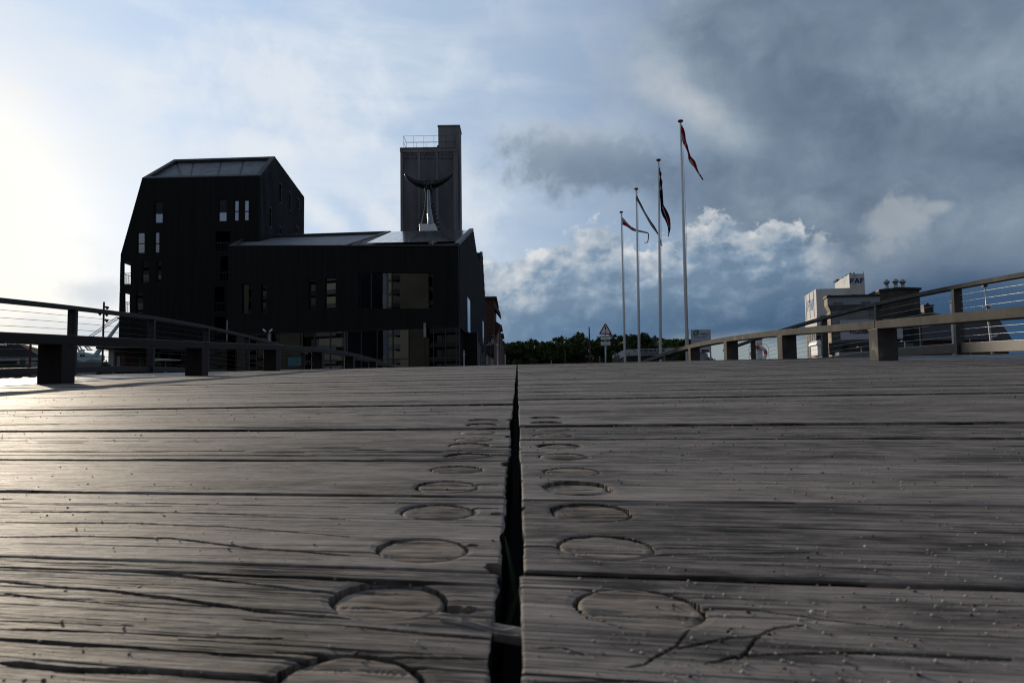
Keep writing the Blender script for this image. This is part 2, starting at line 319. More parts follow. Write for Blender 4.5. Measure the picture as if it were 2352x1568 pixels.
def wood_mat(name, dark, light, rough, tint=1.0, fine=1.0, sp_lv=.15):
    m_ = bpy.data.materials.new(name); m_.use_nodes = True; t = NT(m_.node_tree); b = t.n['Principled BSDF']
    tc = t.new('ShaderNodeTexCoord'); sp = t.new('ShaderNodeSeparateXYZ'); t.l.new(tc.outputs['Object'], sp.inputs[0])
    x, y = sp.outputs[0], sp.outputs[1]; u = t.m('ADD', y, t.m('MULTIPLY', x, .2))
    at_ = t.new('ShaderNodeAttribute', attribute_name='board'); bd = at_.outputs['Fac']
    wv = t.noise(t.comb(t.m('MULTIPLY', x, 1.3), t.m('MULTIPLY', u, 4), bd), 1.0, 2, .5)
    uu = t.m('ADD', u, t.m('MULTIPLY', wv, .045))
    def nz(sx, su, k, det, v=None): return t.noise(t.comb(t.m('MULTIPLY', x, sx), t.m('MULTIPLY', v or uu, su), t.m('ADD', t.m('MULTIPLY', bd, 37.0), k)), 1, det, .6)
    g1 = nz(7.0, 170*fine, 0, 4); g2 = nz(30.0, 600*fine, 3, 3); g3 = nz(15.0, 46*fine, 7, 5); g4 = nz(4.5, 14, 11, 5); g5 = nz(45, 90, 13, 3)
    sw = lambda n_, k: t.m('MULTIPLY', t.m('SUBTRACT', n_, .5), k)
    g = t.m('ADD', t.m('ADD', t.m('ADD', sw(g1, .55), sw(g2, .40)), t.m('ADD', sw(g3, .60), sw(g4, .55))), t.m('ADD', sw(g5, .35), sw(bd, .16)))
    g = t.m('ADD', g, .5)
    c = t.ramp(g, [(.24, tuple(.28*a for a in dark)), (.38, dark), (.52, tuple((a+b_)/2 for a, b_ in zip(dark, light))), (.74, light)])
    fib = t.ss(nz(6.5, 120*fine, 21, 5), .40, .30); c = t.mix(t.m('MULTIPLY', fib, .75), c, tuple(.22*a for a in dark))
    st_ = t.ss(nz(2.4, 6.5, 31, 4, u), .50, .70); c = t.mix(t.m('MULTIPLY', st_, .35), c, (light[0]*.62, light[1]*.66, light[2]*.72))
    fin = t.ss(nz(4.0, 430*fine, 41, 3), .47, .36); c = t.mix(t.m('MULTIPLY', fin, .7), c, tuple(.25*a for a in dark))
    da = t.new('ShaderNodeAttribute', attribute_name='dirt_shade'); c = t.mix(da.outputs['Fac'], c, (.010, .008, .007))  # grime and recess shade, both painted into the colour
    # small dark specks and pale grit ground into the surface
    vo = t.new('ShaderNodeTexVoronoi'); vo.inputs['Scale'].default_value = 160; t.l.new(tc.outputs['Object'], vo.inputs['Vector'])
    sm = t.m('MULTIPLY', t.m('LESS_THAN', vo.outputs['Distance'], .13), t.m('GREATER_THAN', t.noise(tc.outputs['Object'], 55, 1), .56))
    c = t.mix(t.m('MULTIPLY', sm, .5), c, (.34, .31, .27))
    t.l.new(c, b.inputs['Base Color'])
    t.l.new(t.m('ADD', t.m('ADD', t.m('MULTIPLY', g3, .25), rough-.12), t.m('MULTIPLY', da.outputs['Fac'], .4), clamp=True), b.inputs['Roughness'])
    t.l.new(t.m('MULTIPLY', t.m('SUBTRACT', 1.0, da.outputs['Fac']), sp_lv), b.inputs['Specular IOR Level'])
    bp = t.new('ShaderNodeBump'); bp.inputs['Strength'].default_value = .9; bp.inputs['Distance'].default_value = .0016
    t.l.new(t.m('ADD', t.m('MULTIPLY', g1, .7), t.m('ADD', t.m('MULTIPLY', g2, .7), t.m('MULTIPLY', g5, .5))), bp.inputs['Height']); t.l.new(bp.outputs[0], b.inputs['Normal'])
    MATS[name] = m_; return m_
M_wood = wood_mat('weathered deck wood', (.084, .071, .062), (.355, .306, .270), .68)
M_plug = wood_mat('weathered plug wood', (.085, .068, .055), (.36, .30, .25), .72, fine=.5, sp_lv=.06)
M_foot = wood_mat('footway boards', (.08, .09, .105), (.19, .205, .23), .36, sp_lv=.5)

M_sculpt = mat('dark blue black lacquer', (.0035, .004, .006), .22, .0, .3, 1.2, .05, 3, .4)
def add_translucency(m_, col, f=.6):
    t = NT(m_.node_tree); b = t.n['Principled BSDF']; o = t.n['Material Output']; tr = t.new('ShaderNodeBsdfTranslucent'); tr.inputs[0].default_value = (*col, 1)
    mx_ = t.new('ShaderNodeMixShader'); mx_.inputs[0].default_value = f; t.l.new(b.outputs[0], mx_.inputs[1]); t.l.new(tr.outputs[0], mx_.inputs[2]); t.l.new(mx_.outputs[0], o.inputs[0])
# ------------------------------------------------------------------ bridge deck
SK = .20
GU = [-12, -8, -4, 0, 2.6, 5.15, 7.67, 10.15, 12.65, 15.15, 17.6, 21, 24, 27, 31]
GZ = [-.72, -.53, -.322, -.110, .028, .166, .303, .445, .556, .617, .622, .58, .50, .40, .32]
GU_ = np.array(GU, float); GZ_ = np.array(GZ, float); GT = np.gradient(GZ_, GU_)
def g(u):
    u = np.clip(np.asarray(u, float), -12, 31); i = np.clip(np.searchsorted(GU_, u)-1, 0, len(GU)-2)
    h = GU_[i+1]-GU_[i]; t = (u-GU_[i])/h
    return (2*t**3-3*t**2+1)*GZ_[i]+(t**3-2*t**2+t)*h*GT[i]+(-2*t**3+3*t**2)*GZ_[i+1]+(t**3-t**2)*h*GT[i+1]
def gz(x, y): return float(g(y+SK*x))
def deckpt(px, py):
    d = ray(px, py); lo, hi = .15, 12.0
    ys = np.linspace(lo, hi, 4000); zz = ys/d.y*d.z; gg = g(ys+SK*ys/d.y*d.x); k = np.argmax(zz < gg) if (zz < gg).any() else 0
    # first crossing where the ray is below the deck
    s = np.sign(zz-gg); idx = np.where(s[:-1] != s[1:])[0]
    y = ys[idx[0]] if len(idx) else ys[-1]
    return y/d.y*d.x, y+SK*(y/d.y*d.x)
TAB = rng.random((257, 257)); TAB[256] = TAB[0]; TAB[:, 256] = TAB[:, 0]
def vn(x, y, seed=0):
    x = np.asarray(x, float)+seed*13.7; y = np.asarray(y, float)+seed*7.3
    xi = np.floor(x).astype(int); yi = np.floor(y).astype(int); fx = x-xi; fy = y-yi
    fx = fx*fx*(3-2*fx); fy = fy*fy*(3-2*fy); xi &= 255; yi &= 255
    return (TAB[xi, yi]*(1-fx)+TAB[xi+1, yi]*fx)*(1-fy)+(TAB[xi, yi+1]*(1-fx)+TAB[xi+1, yi+1]*fx)*fy
Z5n = lambda zx, zy: ((0+zx/1.68)/1.7415, (1900+zy/1.68)/1.7415)
Z6n = lambda zx, zy: ((2600+zx/1.572)/1.7415, (1900+zy/1.572)/1.7415)
CR = []
def crack(f, pts, wmm, dmm=6.0, side=-1):
    q = sorted(deckpt(*f(*p)) for p in pts); CR.append((np.array([a for a, b in q]), np.array([b for a, b in q]), wmm/1000, dmm/1000, side))
crack(Z5n, [(0,240),(600,240),(1300,250),(2352,300)], 1.3, 3)
crack(Z5n, [(0,310),(900,315),(1500,345),(2352,410)], 1.6, 4)
crack(Z5n, [(0,402),(600,398),(1150,412),(1700,480),(2352,520)], 2.2, 6)
crack(Z5n, [(0,185),(1100,190),(2352,215)], 1.2, 3)
crack(Z5n, [(0,620),(750,645),(1150,675),(1700,730),(2250,785)], 2.2, 7)
crack(Z5n, [(0,705),(560,755),(1100,820),(1700,890),(2352,955)], 2.4, 8)
crack(Z5n, [(0,785),(900,875),(1300,900)], 1.0, 4)
crack(Z5n, [(0,960),(400,980),(900,1000)], 1.2, 5)
crack(Z5n, [(0,1020),(850,1055),(1350,1070),(1900,1075)], 1.4, 6)
crack(Z5n, [(1200,1095),(1800,1120),(2352,1155),(2900,1190)], 1.3, 6)
crack(Z5n, [(0,1255),(500,1290),(1100,1310),(1900,1360),(2300,1380)], 3.2, 9)
crack(Z5n, [(0,1100),(550,1135),(1000,1150)], .9, 4)
crack(lambda a, b: (a, b), [(560,1415),(800,1432),(1000,1450),(1130,1462)], 1.6, 6)
crack(lambda a, b: (a, b), [(400,1480),(800,1500),(1130,1505)], 1.2, 5)
ZR = lambda zx, zy: ((2048+zx/.6533)/1.7415, (1360+zy/.6533)/1.7415)
crack(ZR, [(300,850),(345,838),(370,820),(430,790),(445,768),(464,745)], 1.3, 5, 1)
crack(ZR, [(430,795),(470,788),(570,776),(640,772),(690,750),(770,738)], 1.4, 6, 1)
crack(ZR, [(588,824),(612,806),(636,780),(650,768)], 1.6, 5, 1)
crack(ZR, [(70,800),(130,798),(190,820)], .7, 3, 1)
crack(ZR, [(500,838),(600,822),(700,815),(900,812),(1060,815),(1180,822),(1300,832)], 1.4, 6, 1)
crack(Z6n, [(310,830),(700,850),(1200,910),(1600,950)], .7, 2, 1)
crack(Z6n, [(0,495),(500,488),(1000,482)], .9, 3, 1)
crack(Z6n, [(-900,1290),(0,1290),(300,1297),(700,1320)], 1.2, 4, 1)
crack(lambda a, b: (a, b), [(1195,1253),(1290,1254)], 1.6, 6, 1)
crack(lambda a, b: (a, b), [(1490,1258),(1800,1262),(2200,1268)], .8, 3, 1)
CHIP = []
for px_, py_, rx_, ru_, cs_ in ((1050, 1396, .011, .0050, -1), (1083, 1249, .0045, .0028, -1), (1136, 1298, .0050, .0085, -1), (1112, 1167, .011, .0012, -1), (1118, 1113, .010, .0014, -1), (1140, 1180, .004, .005, -1),
                               (1194, 1168, .0035, .009, 1), (1192, 1102, .003, .008, 1), (1190, 1030, .004, .007, 1), (1160, 1068, .004, .012, -1), (1168, 1000, .006, .010, -1), (1172, 965, .006, .014, -1)):
    a_, b_ = deckpt(px_, py_); CHIP.append((a_, b_, rx_, ru_, cs_))
def seams(s):
    L = [.206, .407, .620, .832, 1.026] if s < 0 else [.204, .410, .614, .835, 1.064]
    u = L[0]
    while u > -2.2: u -= .209; L.insert(0, u)
    u = L[-1]; r = random.Random(3 if s < 0 else 4)
    while u < 26.5: u += .209+r.uniform(-.008, .008); L.append(u)
    return L
PLUG = []                                                      # (x, u, radius, recess, side)
def plug_hole_depth(x, u, h, s):
    for (px_, pu, pr, rec, ps) in PLUG:
        if ps != s: continue
        d = np.sqrt((x-px_)**2+(u-pu)**2); an = np.arctan2(x-px_, u-pu); rr = pr+.0007+.0007*vn(an*2+9, u*0+pu*50)+(.0008+.25*rec)*np.clip(np.cos(an+.7), 0, 1)
        h = np.where(d < rr, np.minimum(h, -.026-rec), h)
        # small wear lip
        h = np.where((d >= rr) & (d < rr+.004), h-.0006*(1-(d-rr)/.004), h)
    return h
def board_height(x, u, u0, u1, k, s, near):
    """height in metres relative to the deck surface"""
    r = random.Random(k*7+(1 if s > 0 else 0)*1000+5)
    off = r.uniform(-.0026, .0018) if u1 > 1.1 else r.uniform(-.0010, .0008); tilt = r.uniform(-.006, .006); cup = r.uniform(-.0012, .0010)
    t = (u-u0)/(u1-u0)*2-1
    h = off+tilt*(u-(u0+u1)/2)+cup*t*t+ (vn(x*2.3, u*6, k)-.5)*.0016
    ej = (vn(x*26, k*1.3+0*u, 2)-.5)*.0035+(vn(x*4, k*2.1+0*u, 5)-.5)*.003
    e = np.minimum(u-u0-np.maximum(0, ej), u1-u-np.maximum(0, -ej))
    rad = r.uniform(.0010, .0026)
    h = h-np.where(e < rad, (1-np.sqrt(np.clip(1-(1-np.clip(e, 0, rad)/rad)**2, 0, 1)))*rad*.9, 0)
    h = np.where(e < 0, -.03, h)
    if near:
        uw = u+(vn(x*1.1, u*5, k+3)-.5)*.030
        gr = vn(x*4, uw*330, k+11)*.5+vn(x*17, uw*760, k+17)*.45+vn(x*1.5, uw*120, k+29)*.5+vn(x*60, uw*300, k+19)*.25
        rough = vn(x*1.6, u*11, k+40); amp = np.where(s < 0, .9, .35)
        h = h+(gr-.8)*.00105*(.35+rough)*amp
        # hairline checks
        ck = vn(x*1.4+3, uw*300, k+51); h = h-np.clip((ck-(.84 if s < 0 else .92))*30, 0, 1)*.0022*np.clip((vn(x*1.3, u*18, k+61)-.35)*5, 0, 1)
        for (cx_, cu_, wd, dp, cs) in CR:
            if cs != s or cu_.max() < u0-.01 or cu_.min() > u1+.01: continue
            c = np.interp(x, cx_, cu_, left=9, right=9)+(vn(x*30, x*0, 3)-.5)*.0022
            span = cx_[-1]-cx_[0]; tt = np.clip((x-cx_[0])/span, 0, 1); tap = np.clip(np.minimum(tt+.05, 1.05-tt)*10, .15, 1)*(.55+.8*vn(x*18, x*0+wd*900, 9))
            d = np.abs(u-c)/(wd*.62*tap+1e-5); h = h-np.clip(1.3-d, 0, 1)**.5*dp*1.8*np.clip(tap, .25, 1)
        h = plug_hole_depth(x, u, h, s)
        for (hx, hu, rx, ru, cs) in CHIP:
            if cs != s or hu < u0-.02 or hu > u1+.02: continue
            d = ((x-hx)/rx)**2+((u-hu)/ru)**2+(vn(x*300, u*300, 4)-.5)*.9
            h = np.where(d < 1, np.minimum(h, -.016), h)
    return h
def plug_layout():
    for s in (-1, 1):
        L = seams(s)
        for k, (a, b) in enumerate(zip(L[:-1], L[1:])):
            if b < .2 or a > 1.4: continue
            r = random.Random(k+(50 if s > 0 else 0))
            fr = (.052, .152)
            for q, o in enumerate(fr):
                x0 = (-.0605 if s < 0 else .050)+r.uniform(-.003, .003)
                u0 = a+o+r.uniform(-.003, .003)
                PLUG.append((x0, u0, .0258, r.choice([.0003, .0008, .0022, .0035]) if a < 1.0 else r.choice([.0, .0002, .0004, .0012]), s))
    fix = {(-1, 0): (-.0600, .263, .0018), (-1, 1): (-.0610, .355, .0018), (-1, 2): (-.0575, .453, .0018), (-1, 3): (-.0590, .561, .0006), (-1, 4): (-.0625, .663, .0030),
           (1, 0): (.0600, .2520, .0012), (1, 1): (.0515, .3590, .0006), (1, 2): (.0490, .4680, .0004), (1, 3): (.0500, .5730, .0016), (1, 4): (.0480, .6830, .0032)}
    for s in (-1, 1):
        idx = [i for i, p in enumerate(PLUG) if p[4] == s]
        for (ss_, n), (x0, u0, rc) in fix.items():
            if ss_ == s: i = idx[n]; PLUG[i] = (x0, u0, .0262, rc, s)
plug_layout()
def xs_for(s, near, far_end):
    if near: seg = [(0, .135, .00095), (.135, .42, .0020), (.42, .8, .004), (.8, 1.9, .009), (1.9, far_end, .09)]
    else: seg = [(0, .1, .02), (.1, 2.0, .06), (2.0, far_end, .11)]
    a = [0.0]
    for lo, hi, st in seg:
        n = max(1, int(round((hi-lo)/st))); a += list(np.linspace(lo, hi, n+1)[1:])
    return np.array(a)
def build_boards(s, far_end=3.62):
    V, F, A, MI_, D_ = [], [], [], [], []; base = 0; L = seams(s)
    for k, (a, b) in enumerate(zip(L[:-1], L[1:])):
        near = (b > .19) and (a < 2.0)
        r = random.Random(k*3+(1 if s > 0 else 0)*77)
        gapL = r.uniform(.0012, .0030) if a > 1.1 else .0030
        widegap = {(-1, .407): .0056, (1, .410): .0062, (1, 1.064): .0056}.get((s, round(a, 3)), gapL)
        widegap_b = {(-1, .407): .0056, (1, .410): .0062, (1, 1.064): .0056}.get((s, round(b, 3)), gapL)
        if a > 1.1: widegap = gapL = r.choice([.0012, .002, .003, .0055])+max(0, min(.005, (a-2)*.0012)); widegap_b = r.uniform(.0012, .004)
        u0, u1 = a+widegap, b-widegap_b
        if near:
            rows = [u0]; u = u0
            while u < u1:
                d = max(u-.05, .24); st = min(.0040, max(.00055, .0048*d*d))
                if u-u0 < .008 or u1-u < .009: st = min(st, .0014)
                u += st; rows.append(min(u, u1))
            rows = np.array(rows)
        else:
            e = .004; n = 14 if a < 5 else 6
            rows = np.concatenate([[u0, u0+.0015, u0+e], np.linspace(u0+e*2, u1-e*2, n), [u1-e, u1-.0015, u1]])
        xr = xs_for(s, near, far_end)
        end = (.0112 if s < 0 else .0008)+r.uniform(-.0012, .0016)+(max(0, r.uniform(-.3, 1))*.002 if a > .9 else 0)
        X, UU = np.meshgrid(xr, rows); jag = (vn(UU*140, UU*0+k, 21)-.5)*(.0022 if s < 0 else .0009)+(vn(UU*22, UU*0+k, 22)-.5)*(.0030 if s < 0 else .0016)
        X = s*(X*(1-end/far_end)+end+np.where(X < .12, jag*(1-X/.12), 0))
        H = board_height(X, UU, u0, u1, k, s, near)
        ed = np.abs(X)-end; H = H-np.where(ed < .0018, (1-np.clip(ed/.0018, 0, 1))**2*.0009, 0)
        Y = UU-SK*X; Zc = g(UU)+H
        # skirts
        nr, nc = X.shape
        T = np.stack([X, Y, Zc], -1).reshape(-1, 3); V.append(T); A.append(np.full(len(T), (k*.618+s*.17) % 1)); dd = np.clip((np.median(H)-H-.0016)/.0022, 0, 1).ravel(); D_.append(dd*dd*(3-2*dd))  # mask grows with depth below the board: grime plus painted recess shade
        I = (np.arange(nr-1)[:, None]*nc+np.arange(nc-1)[None, :]).ravel()+base
        q = np.stack([I, I+1, I+nc+1, I+nc], -1) if s > 0 else np.stack([I, I+nc, I+nc+1, I+1], -1); F.append(q); base += nr*nc
        zq = Zc.ravel()[q-(base-nr*nc)]; MI_.append(np.zeros(len(q), np.int32))
        G = T.reshape(nr, nc, 3)
        for E in (G[0], G[-1], G[:, 0]):                                   # own, unshared side faces keep the arris crisp
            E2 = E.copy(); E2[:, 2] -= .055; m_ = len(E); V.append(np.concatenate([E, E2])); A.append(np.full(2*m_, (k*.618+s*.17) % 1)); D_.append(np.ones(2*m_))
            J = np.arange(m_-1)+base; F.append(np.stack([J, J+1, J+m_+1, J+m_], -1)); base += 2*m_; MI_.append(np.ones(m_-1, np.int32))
    return np.concatenate(V), np.concatenate(F), np.concatenate(A), np.concatenate(MI_), np.concatenate(D_)
def np_mesh(name, V, F, material, attr=None, smooth=True):
    me = bpy.data.meshes.new(name); me.vertices.add(len(V)); me.vertices.foreach_set('co', V.astype(np.float32).ravel())
    k = F.shape[1]; me.loops.add(F.size); me.loops.foreach_set('vertex_index', F.astype(np.int32).ravel())
    me.polygons.add(len(F)); me.polygons.foreach_set('loop_start', np.arange(0, F.size, k, dtype=np.int32)); me.polygons.foreach_set('loop_total', np.full(len(F), k, dtype=np.int32))
    me.polygons.foreach_set('use_smooth', np.full(len(F), smooth))
    me.update(calc_edges=True); me.validate()
    if attr is not None:
        at_ = me.attributes.new('board', 'FLOAT', 'POINT'); at_.data.foreach_set('value', attr.astype(np.float32))
    me.materials.append(material); o = bpy.data.objects.new(name, me); COL.objects.link(o); WT[o.name] = Vector((0,0,0)); return o
VL, FL, AL, IL, DL_ = build_boards(-1); VR, FR, AR, IR, DR_ = build_boards(1)
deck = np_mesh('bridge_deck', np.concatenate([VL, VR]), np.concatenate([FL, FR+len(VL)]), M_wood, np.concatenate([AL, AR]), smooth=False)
deck.data.materials.append(mat('grimy shaded board edge', (.016, .0135, .012), .9, 0, .4, 30, .1, 60, .1)); deck.data.polygons.foreach_set('material_index', np.concatenate([IL, IR]))  # side faces coloured dark for grime and the shade inside the seams
tag(deck, kind='structure'); da_ = deck.data.attributes.new('dirt_shade', 'FLOAT', 'POINT'); da_.data.foreach_set('value', np.concatenate([DL_, DR_]).astype(np.float32))
# wooden plugs over the bolts
for i, (x0, u0, r_, rec, s) in enumerate(PLUG):
    if u0 < .2: continue
    rr = random.Random(i); near = u0 < .8
    nr_, na = (22, 64) if near else (5, 24)
    rad = np.linspace(0, 1, nr_)*r_; an = np.linspace(0, 2*np.pi, na, endpoint=False)
    RR, AA = np.meshgrid(rad, an, indexing='ij'); jr = 1+(vn(AA*3+i, AA*0, 5)-.5)*.03
    X = x0+RR*np.cos(AA)*jr; UU = u0+RR*np.sin(AA)*jr
    tlt = rr.uniform(-.02, .03); H = -rec+tlt*(UU-u0)+rr.uniform(-.02, .02)*(X-x0)+(vn(X*40, UU*300, i)-.5)*.0009+(vn(X*150, UU*150, i+7)-.5)*.0004
    for q in range(rr.choice([1, 2, 2, 3])):
        cu = u0+rr.uniform(-.6, .6)*r_; H = H-np.clip(1.2-np.abs(UU-cu-(vn(X*40, X*0, q)-.5)*.003)/.0007, 0, 1)*.0022
    H = H-np.where(RR > r_*.94, ((RR/r_-.94)/.06)**2*.0012, 0)
    Zc = g(UU)+H
    V = np.stack([X, UU-SK*X, Zc], -1).reshape(-1, 3)
    sk = V[-na:].copy(); sk[:, 2] -= .02; V = np.concatenate([V, sk]); nn = nr_+1
    I = (np.arange(nn-1)[:, None]*na+np.arange(na)[None, :]).ravel(); J = (np.arange(nn-1)[:, None]*na+((np.arange(na)+1) % na)[None, :]).ravel()
    F = np.stack([I, I+na, J+na, J], -1)
    p = np_mesh('wood_plug', V, F, M_plug, np.full(len(V), rr.random())); p.parent = deck
# added dark slab under the boards, blocks light in the gaps
def strip(name, x0, x1, us, dz, material, th=.05, nx=6):
    mb = MB(); xs = np.linspace(x0, x1, nx); V = []
    for u in us:
        for x in xs: V.append((x, u-SK*x, float(g(u))+dz))
    n = len(xs); V2 = [(a, b, c-th) for a, b, c in V]; N = len(V)
    F = []
    for j in range(len(us)-1):
        for i in range(n-1):
            q = j*n+i; F += [(q, q+1, q+n+1, q+n), (N+q, N+q+n, N+q+n+1, N+q+1)]
        for i in (0, n-1):
            q = j*n+i; F.append((q, q+n, N+q+n, N+q))
    mb.add(V+V2, F); return mb
under = obj('gap_light_blocker', strip('u', -6.9, 6.9, np.linspace(-2.3, 26.4, 60), -.075, None, .2), mat('dark blocker', (.012, .011, .010), .9), kind='structure')
# footways beyond the guard beams: smoother, lighter boards
def footway(s):
    V, F, A = [], [], []; base = 0; u = -2.2; k = 0
    while u < 26.4:
        wd = .142; r = random.Random(k+s*31); off = r.uniform(-.0018, .0018); gp = r.choice([.003, .004, .006])
        rows = np.array([u+.001, u+.004, u+wd/2, u+wd-gp-.003, u+wd-gp]); hh = np.array([-.03, 0, .0006, 0, -.03])
        xs = np.linspace(3.66, 6.62, 12)*s; X, UU = np.meshgrid(xs, rows); H = hh[:, None]+off+(vn(X*2, UU*9, k)-.5)*.003
        V.append(np.stack([X, UU-SK*X, g(UU)+H-.004], -1).reshape(-1, 3)); A.append(np.full(X.size, r.random())); nr, nc = X.shape
        I = (np.arange(nr-1)[:, None]*nc+np.arange(nc-1)[None, :]).ravel()+base; q = np.stack([I, I+1, I+nc+1, I+nc], -1)
        F.append(q if s > 0 else q[:, ::-1]); base += nr*nc; u += wd; k += 1
    return np_mesh('footway', np.concatenate(V), np.concatenate(F), M_foot, np.concatenate(A))
for s in (-1, 1): tag(footway(s), kind='structure')

# ------------------------------------------------------------------ grit, grass in the gap, splinters
def scatter_grit():
    ico = bmesh.new(); bmesh.ops.create_icosphere(ico, subdivisions=1, radius=1); bv = np.array([v.co[:] for v in ico.verts]); bf = np.array([[v.index for v in f.verts] for f in ico.faces]); ico.free()
    V, F, MI = [], [], []; n = 0; r = np.random.default_rng(5)
    for i in range(36000):
        y = .24+4.2*r.random()**1.5; xx = (r.random()*1.5-.75)*y*1.05
        if r.random() > (.30 if xx < -.05*y else (.55 if xx < .1*y else 1.0)): continue
        if vn(xx*7/max(y, .4)+3, y*9, 3) < .42 and r.random() < .6: continue
        s = (-1 if xx < -.004 else 1)
        if -.014 < xx < .004: continue
        u = y+SK*xx; sz = (.00017+.00070*r.random()**6)*(1+.5*y)
        hz = 0.0
        if any(abs(u-q) < .006 for q in (seamL if s < 0 else seamR)): continue
        for (px_, pu, pr, rec, ps) in PLUG:
            if ps == s and (xx-px_)**2+(u-pu)**2 < pr*pr: hz = -rec
        a = r.random()*6.28; ca, sa = math.cos(a), math.sin(a); sc = sz*(np.array([1, .7, .55])+r.random(3)*.4)
        P_ = bv*sc*(.75+.5*r.random((len(bv), 1))); P_ = np.stack([P_[:, 0]*ca-P_[:, 1]*sa, P_[:, 0]*sa+P_[:, 1]*ca, P_[:, 2]], -1)+np.array([xx, y, float(g(u))+hz+sz*.25])
        V.append(P_); F.append(bf+n); n += len(bv); MI += [r.choice([0, 0, 0, 1, 1, 2])]*len(bf)
    o = np_mesh('grit', np.concatenate(V), np.concatenate(F), mat('pale sand grains', (.46, .43, .38), .7, 0, .3, 60))
    o.data.materials.append(mat('brown sand grains', (.26, .19, .13), .8, 0, .4, 60)); o.data.materials.append(mat('dark sand grains', (.05, .035, .03), .8, 0, .4, 60))
    o.data.polygons.foreach_set('material_index', np.array(MI, dtype=np.int32)); tag(o, 'pale and brown sand grains scattered over the weathered boards', 'grit', kind='stuff')
seamL, seamR = seams(-1), seams(1)
scatter_grit()
M_blade = mat('green leaf', (.025, .05, .012), .5, 0, .3, 20)
def blade(pts, wd):
    mb = MB(); V = []; 
    for i, p in enumerate(pts):
        t = i/(len(pts)-1); h = wd*(1-t**2.2)/2+.0002
        p = Vector(p); V += [p+Vector((-h, 0, 0)), p+Vector((0, .0006, -h*.35)), p+Vector((h, 0, 0))]
    F = [q for i in range(len(pts)-1) for q in ((i*3, i*3+1, i*3+4, i*3+3), (i*3+1, i*3+2, i*3+5, i*3+4))]
    V2 = [v+Vector((0, .0005, -.0004)) for v in V]; N = len(V)
    mb.add(V+V2, F+[tuple(N+i for i in f[::-1]) for f in F]); return mb
gz0 = gz(0, .47)
gt = thing('grass_tuft', (-.004, .48, gz0-.05), 'small green grass shoot growing in the dark middle gap of the deck', 'grass')
obj('grass_blade', blade([(-.003, .47, gz0-.035), (-.0045, .478, gz0-.02), (-.0075, .486, gz0-.006), (-.0092, .490, gz0+.001)], .0035), M_blade, gt, smooth=True)
obj('grass_blade', blade([(-.008, .44, gz0-.04), (-.003, .448, gz0-.026), (.001, .452, gz0-.016), (.0025, .456, gz0-.014)], .004), M_blade, gt, smooth=True)
# broken splinter lying across the gap beside the third plug
def splinter():
    mb = MB(); n = 9; m_ = 5; V = []
    for i in range(n):
        t = i/(n-1); x = -.034+.036*t; uc = .331-.003*t; hw = (.0015+.007*min(1, t*2.2))*(1-.15*t); zt = float(g(uc))+.0012+.0006*math.sin(t*7)-.003*t*t
        for j in range(m_):
            v = j/(m_-1)*2-1; V.append((x, uc+v*hw+(vn(t*9, j, 3)-.5)*.0012-SK*x, zt-.0012*v*v+(vn(t*6, j*2.3, 8)-.5)*.0012))
    N = len(V); V += [(a, b, c-.0032) for a, b, c in V]; q = lambda i, j: i*m_+j
    F = [(q(i, j), q(i+1, j), q(i+1, j+1), q(i, j+1)) for i in range(n-1) for j in range(m_-1)]; F += [tuple(N+k for k in f[::-1]) for f in F]
    for i in range(n-1):
        for j in (0, m_-1): F.append((q(i, j), q(i+1, j), N+q(i+1, j), N+q(i, j)))
    for i in (0, n-1):
        for j in range(m_-1): F.append((q(i, j), q(i, j+1), N+q(i, j+1), N+q(i, j)))
    mb.add(V, F); return mb
sp = obj('wood_splinter', splinter(), M_wood, smooth=False, label='broken splinter of board bridging the middle gap beside a round plug', cat='splinter')
own(sp, (-.016, .33, gz(0, .33)))

# ------------------------------------------------------------------ guard beams and railings
def sweep_bar(xc, wd, h0, h1, y0, y1, step=.5, mi=0, mb=None):
    """long bar that follows the deck's curve; h0..h1 heights above the boards"""
    mb = mb or MB(); ys = list(np.arange(y0, y1, step))+[y1]; V = []
    for y in ys:
        z = gz(xc, y); V += [(xc-wd/2, y, z+h0), (xc+wd/2, y, z+h0), (xc+wd/2, y, z+h1), (xc-wd/2, y, z+h1)]
    F = [(i*4+k, i*4+(k+1) % 4, i*4+4+(k+1) % 4, i*4+4+k) for i in range(len(ys)-1) for k in range(4)]+[(3, 2, 1, 0), tuple((len(ys)-1)*4+k for k in range(4))]
    return mb.add(V, F, mi)
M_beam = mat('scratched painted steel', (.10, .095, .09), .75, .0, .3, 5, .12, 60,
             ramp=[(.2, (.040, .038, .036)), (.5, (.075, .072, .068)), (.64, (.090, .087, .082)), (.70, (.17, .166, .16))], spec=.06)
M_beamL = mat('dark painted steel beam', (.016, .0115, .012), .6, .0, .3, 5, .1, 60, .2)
def guard(s, X, ylist, material, label):
    t = thing('guard_beam', (s*(X+.09), 3, gz(s*X, 3)), label, 'guard rail', 'low guard beams along both sides of the deck')
    xc = s*(X+.09)
    for y in ylist:
        z = gz(xc, y-.09); obj('post', MB().box((xc-.088, y-.18, z-.03), (xc+.088, y, z+.288)), material, t, bevel=.006)
        obj('cap_plate', MB().box((xc-.091, y-.185, z+.2800), (xc+.091, y+.005, z+.2845)), M_steeld, t)
    j = ylist[2] if s > 0 else ylist[3]
    b = 6.975 if s > 0 else 8.2
    obj('beam', sweep_bar(xc, .18, .284, .357, -1.6, b-.003), material, t, bevel=.006)
    obj('beam', sweep_bar(xc, .18, .284, .357, b+.003, 24.6), material, t, bevel=.006)
    return t
guard(-1, 3.285, [-1.72, .78, 3.28, 5.78, 8.28, 10.78, 13.28, 15.78, 18.28, 20.78, 23.28], M_beamL, 'low dark steel guard beam on thick square posts at the left edge of the deck')
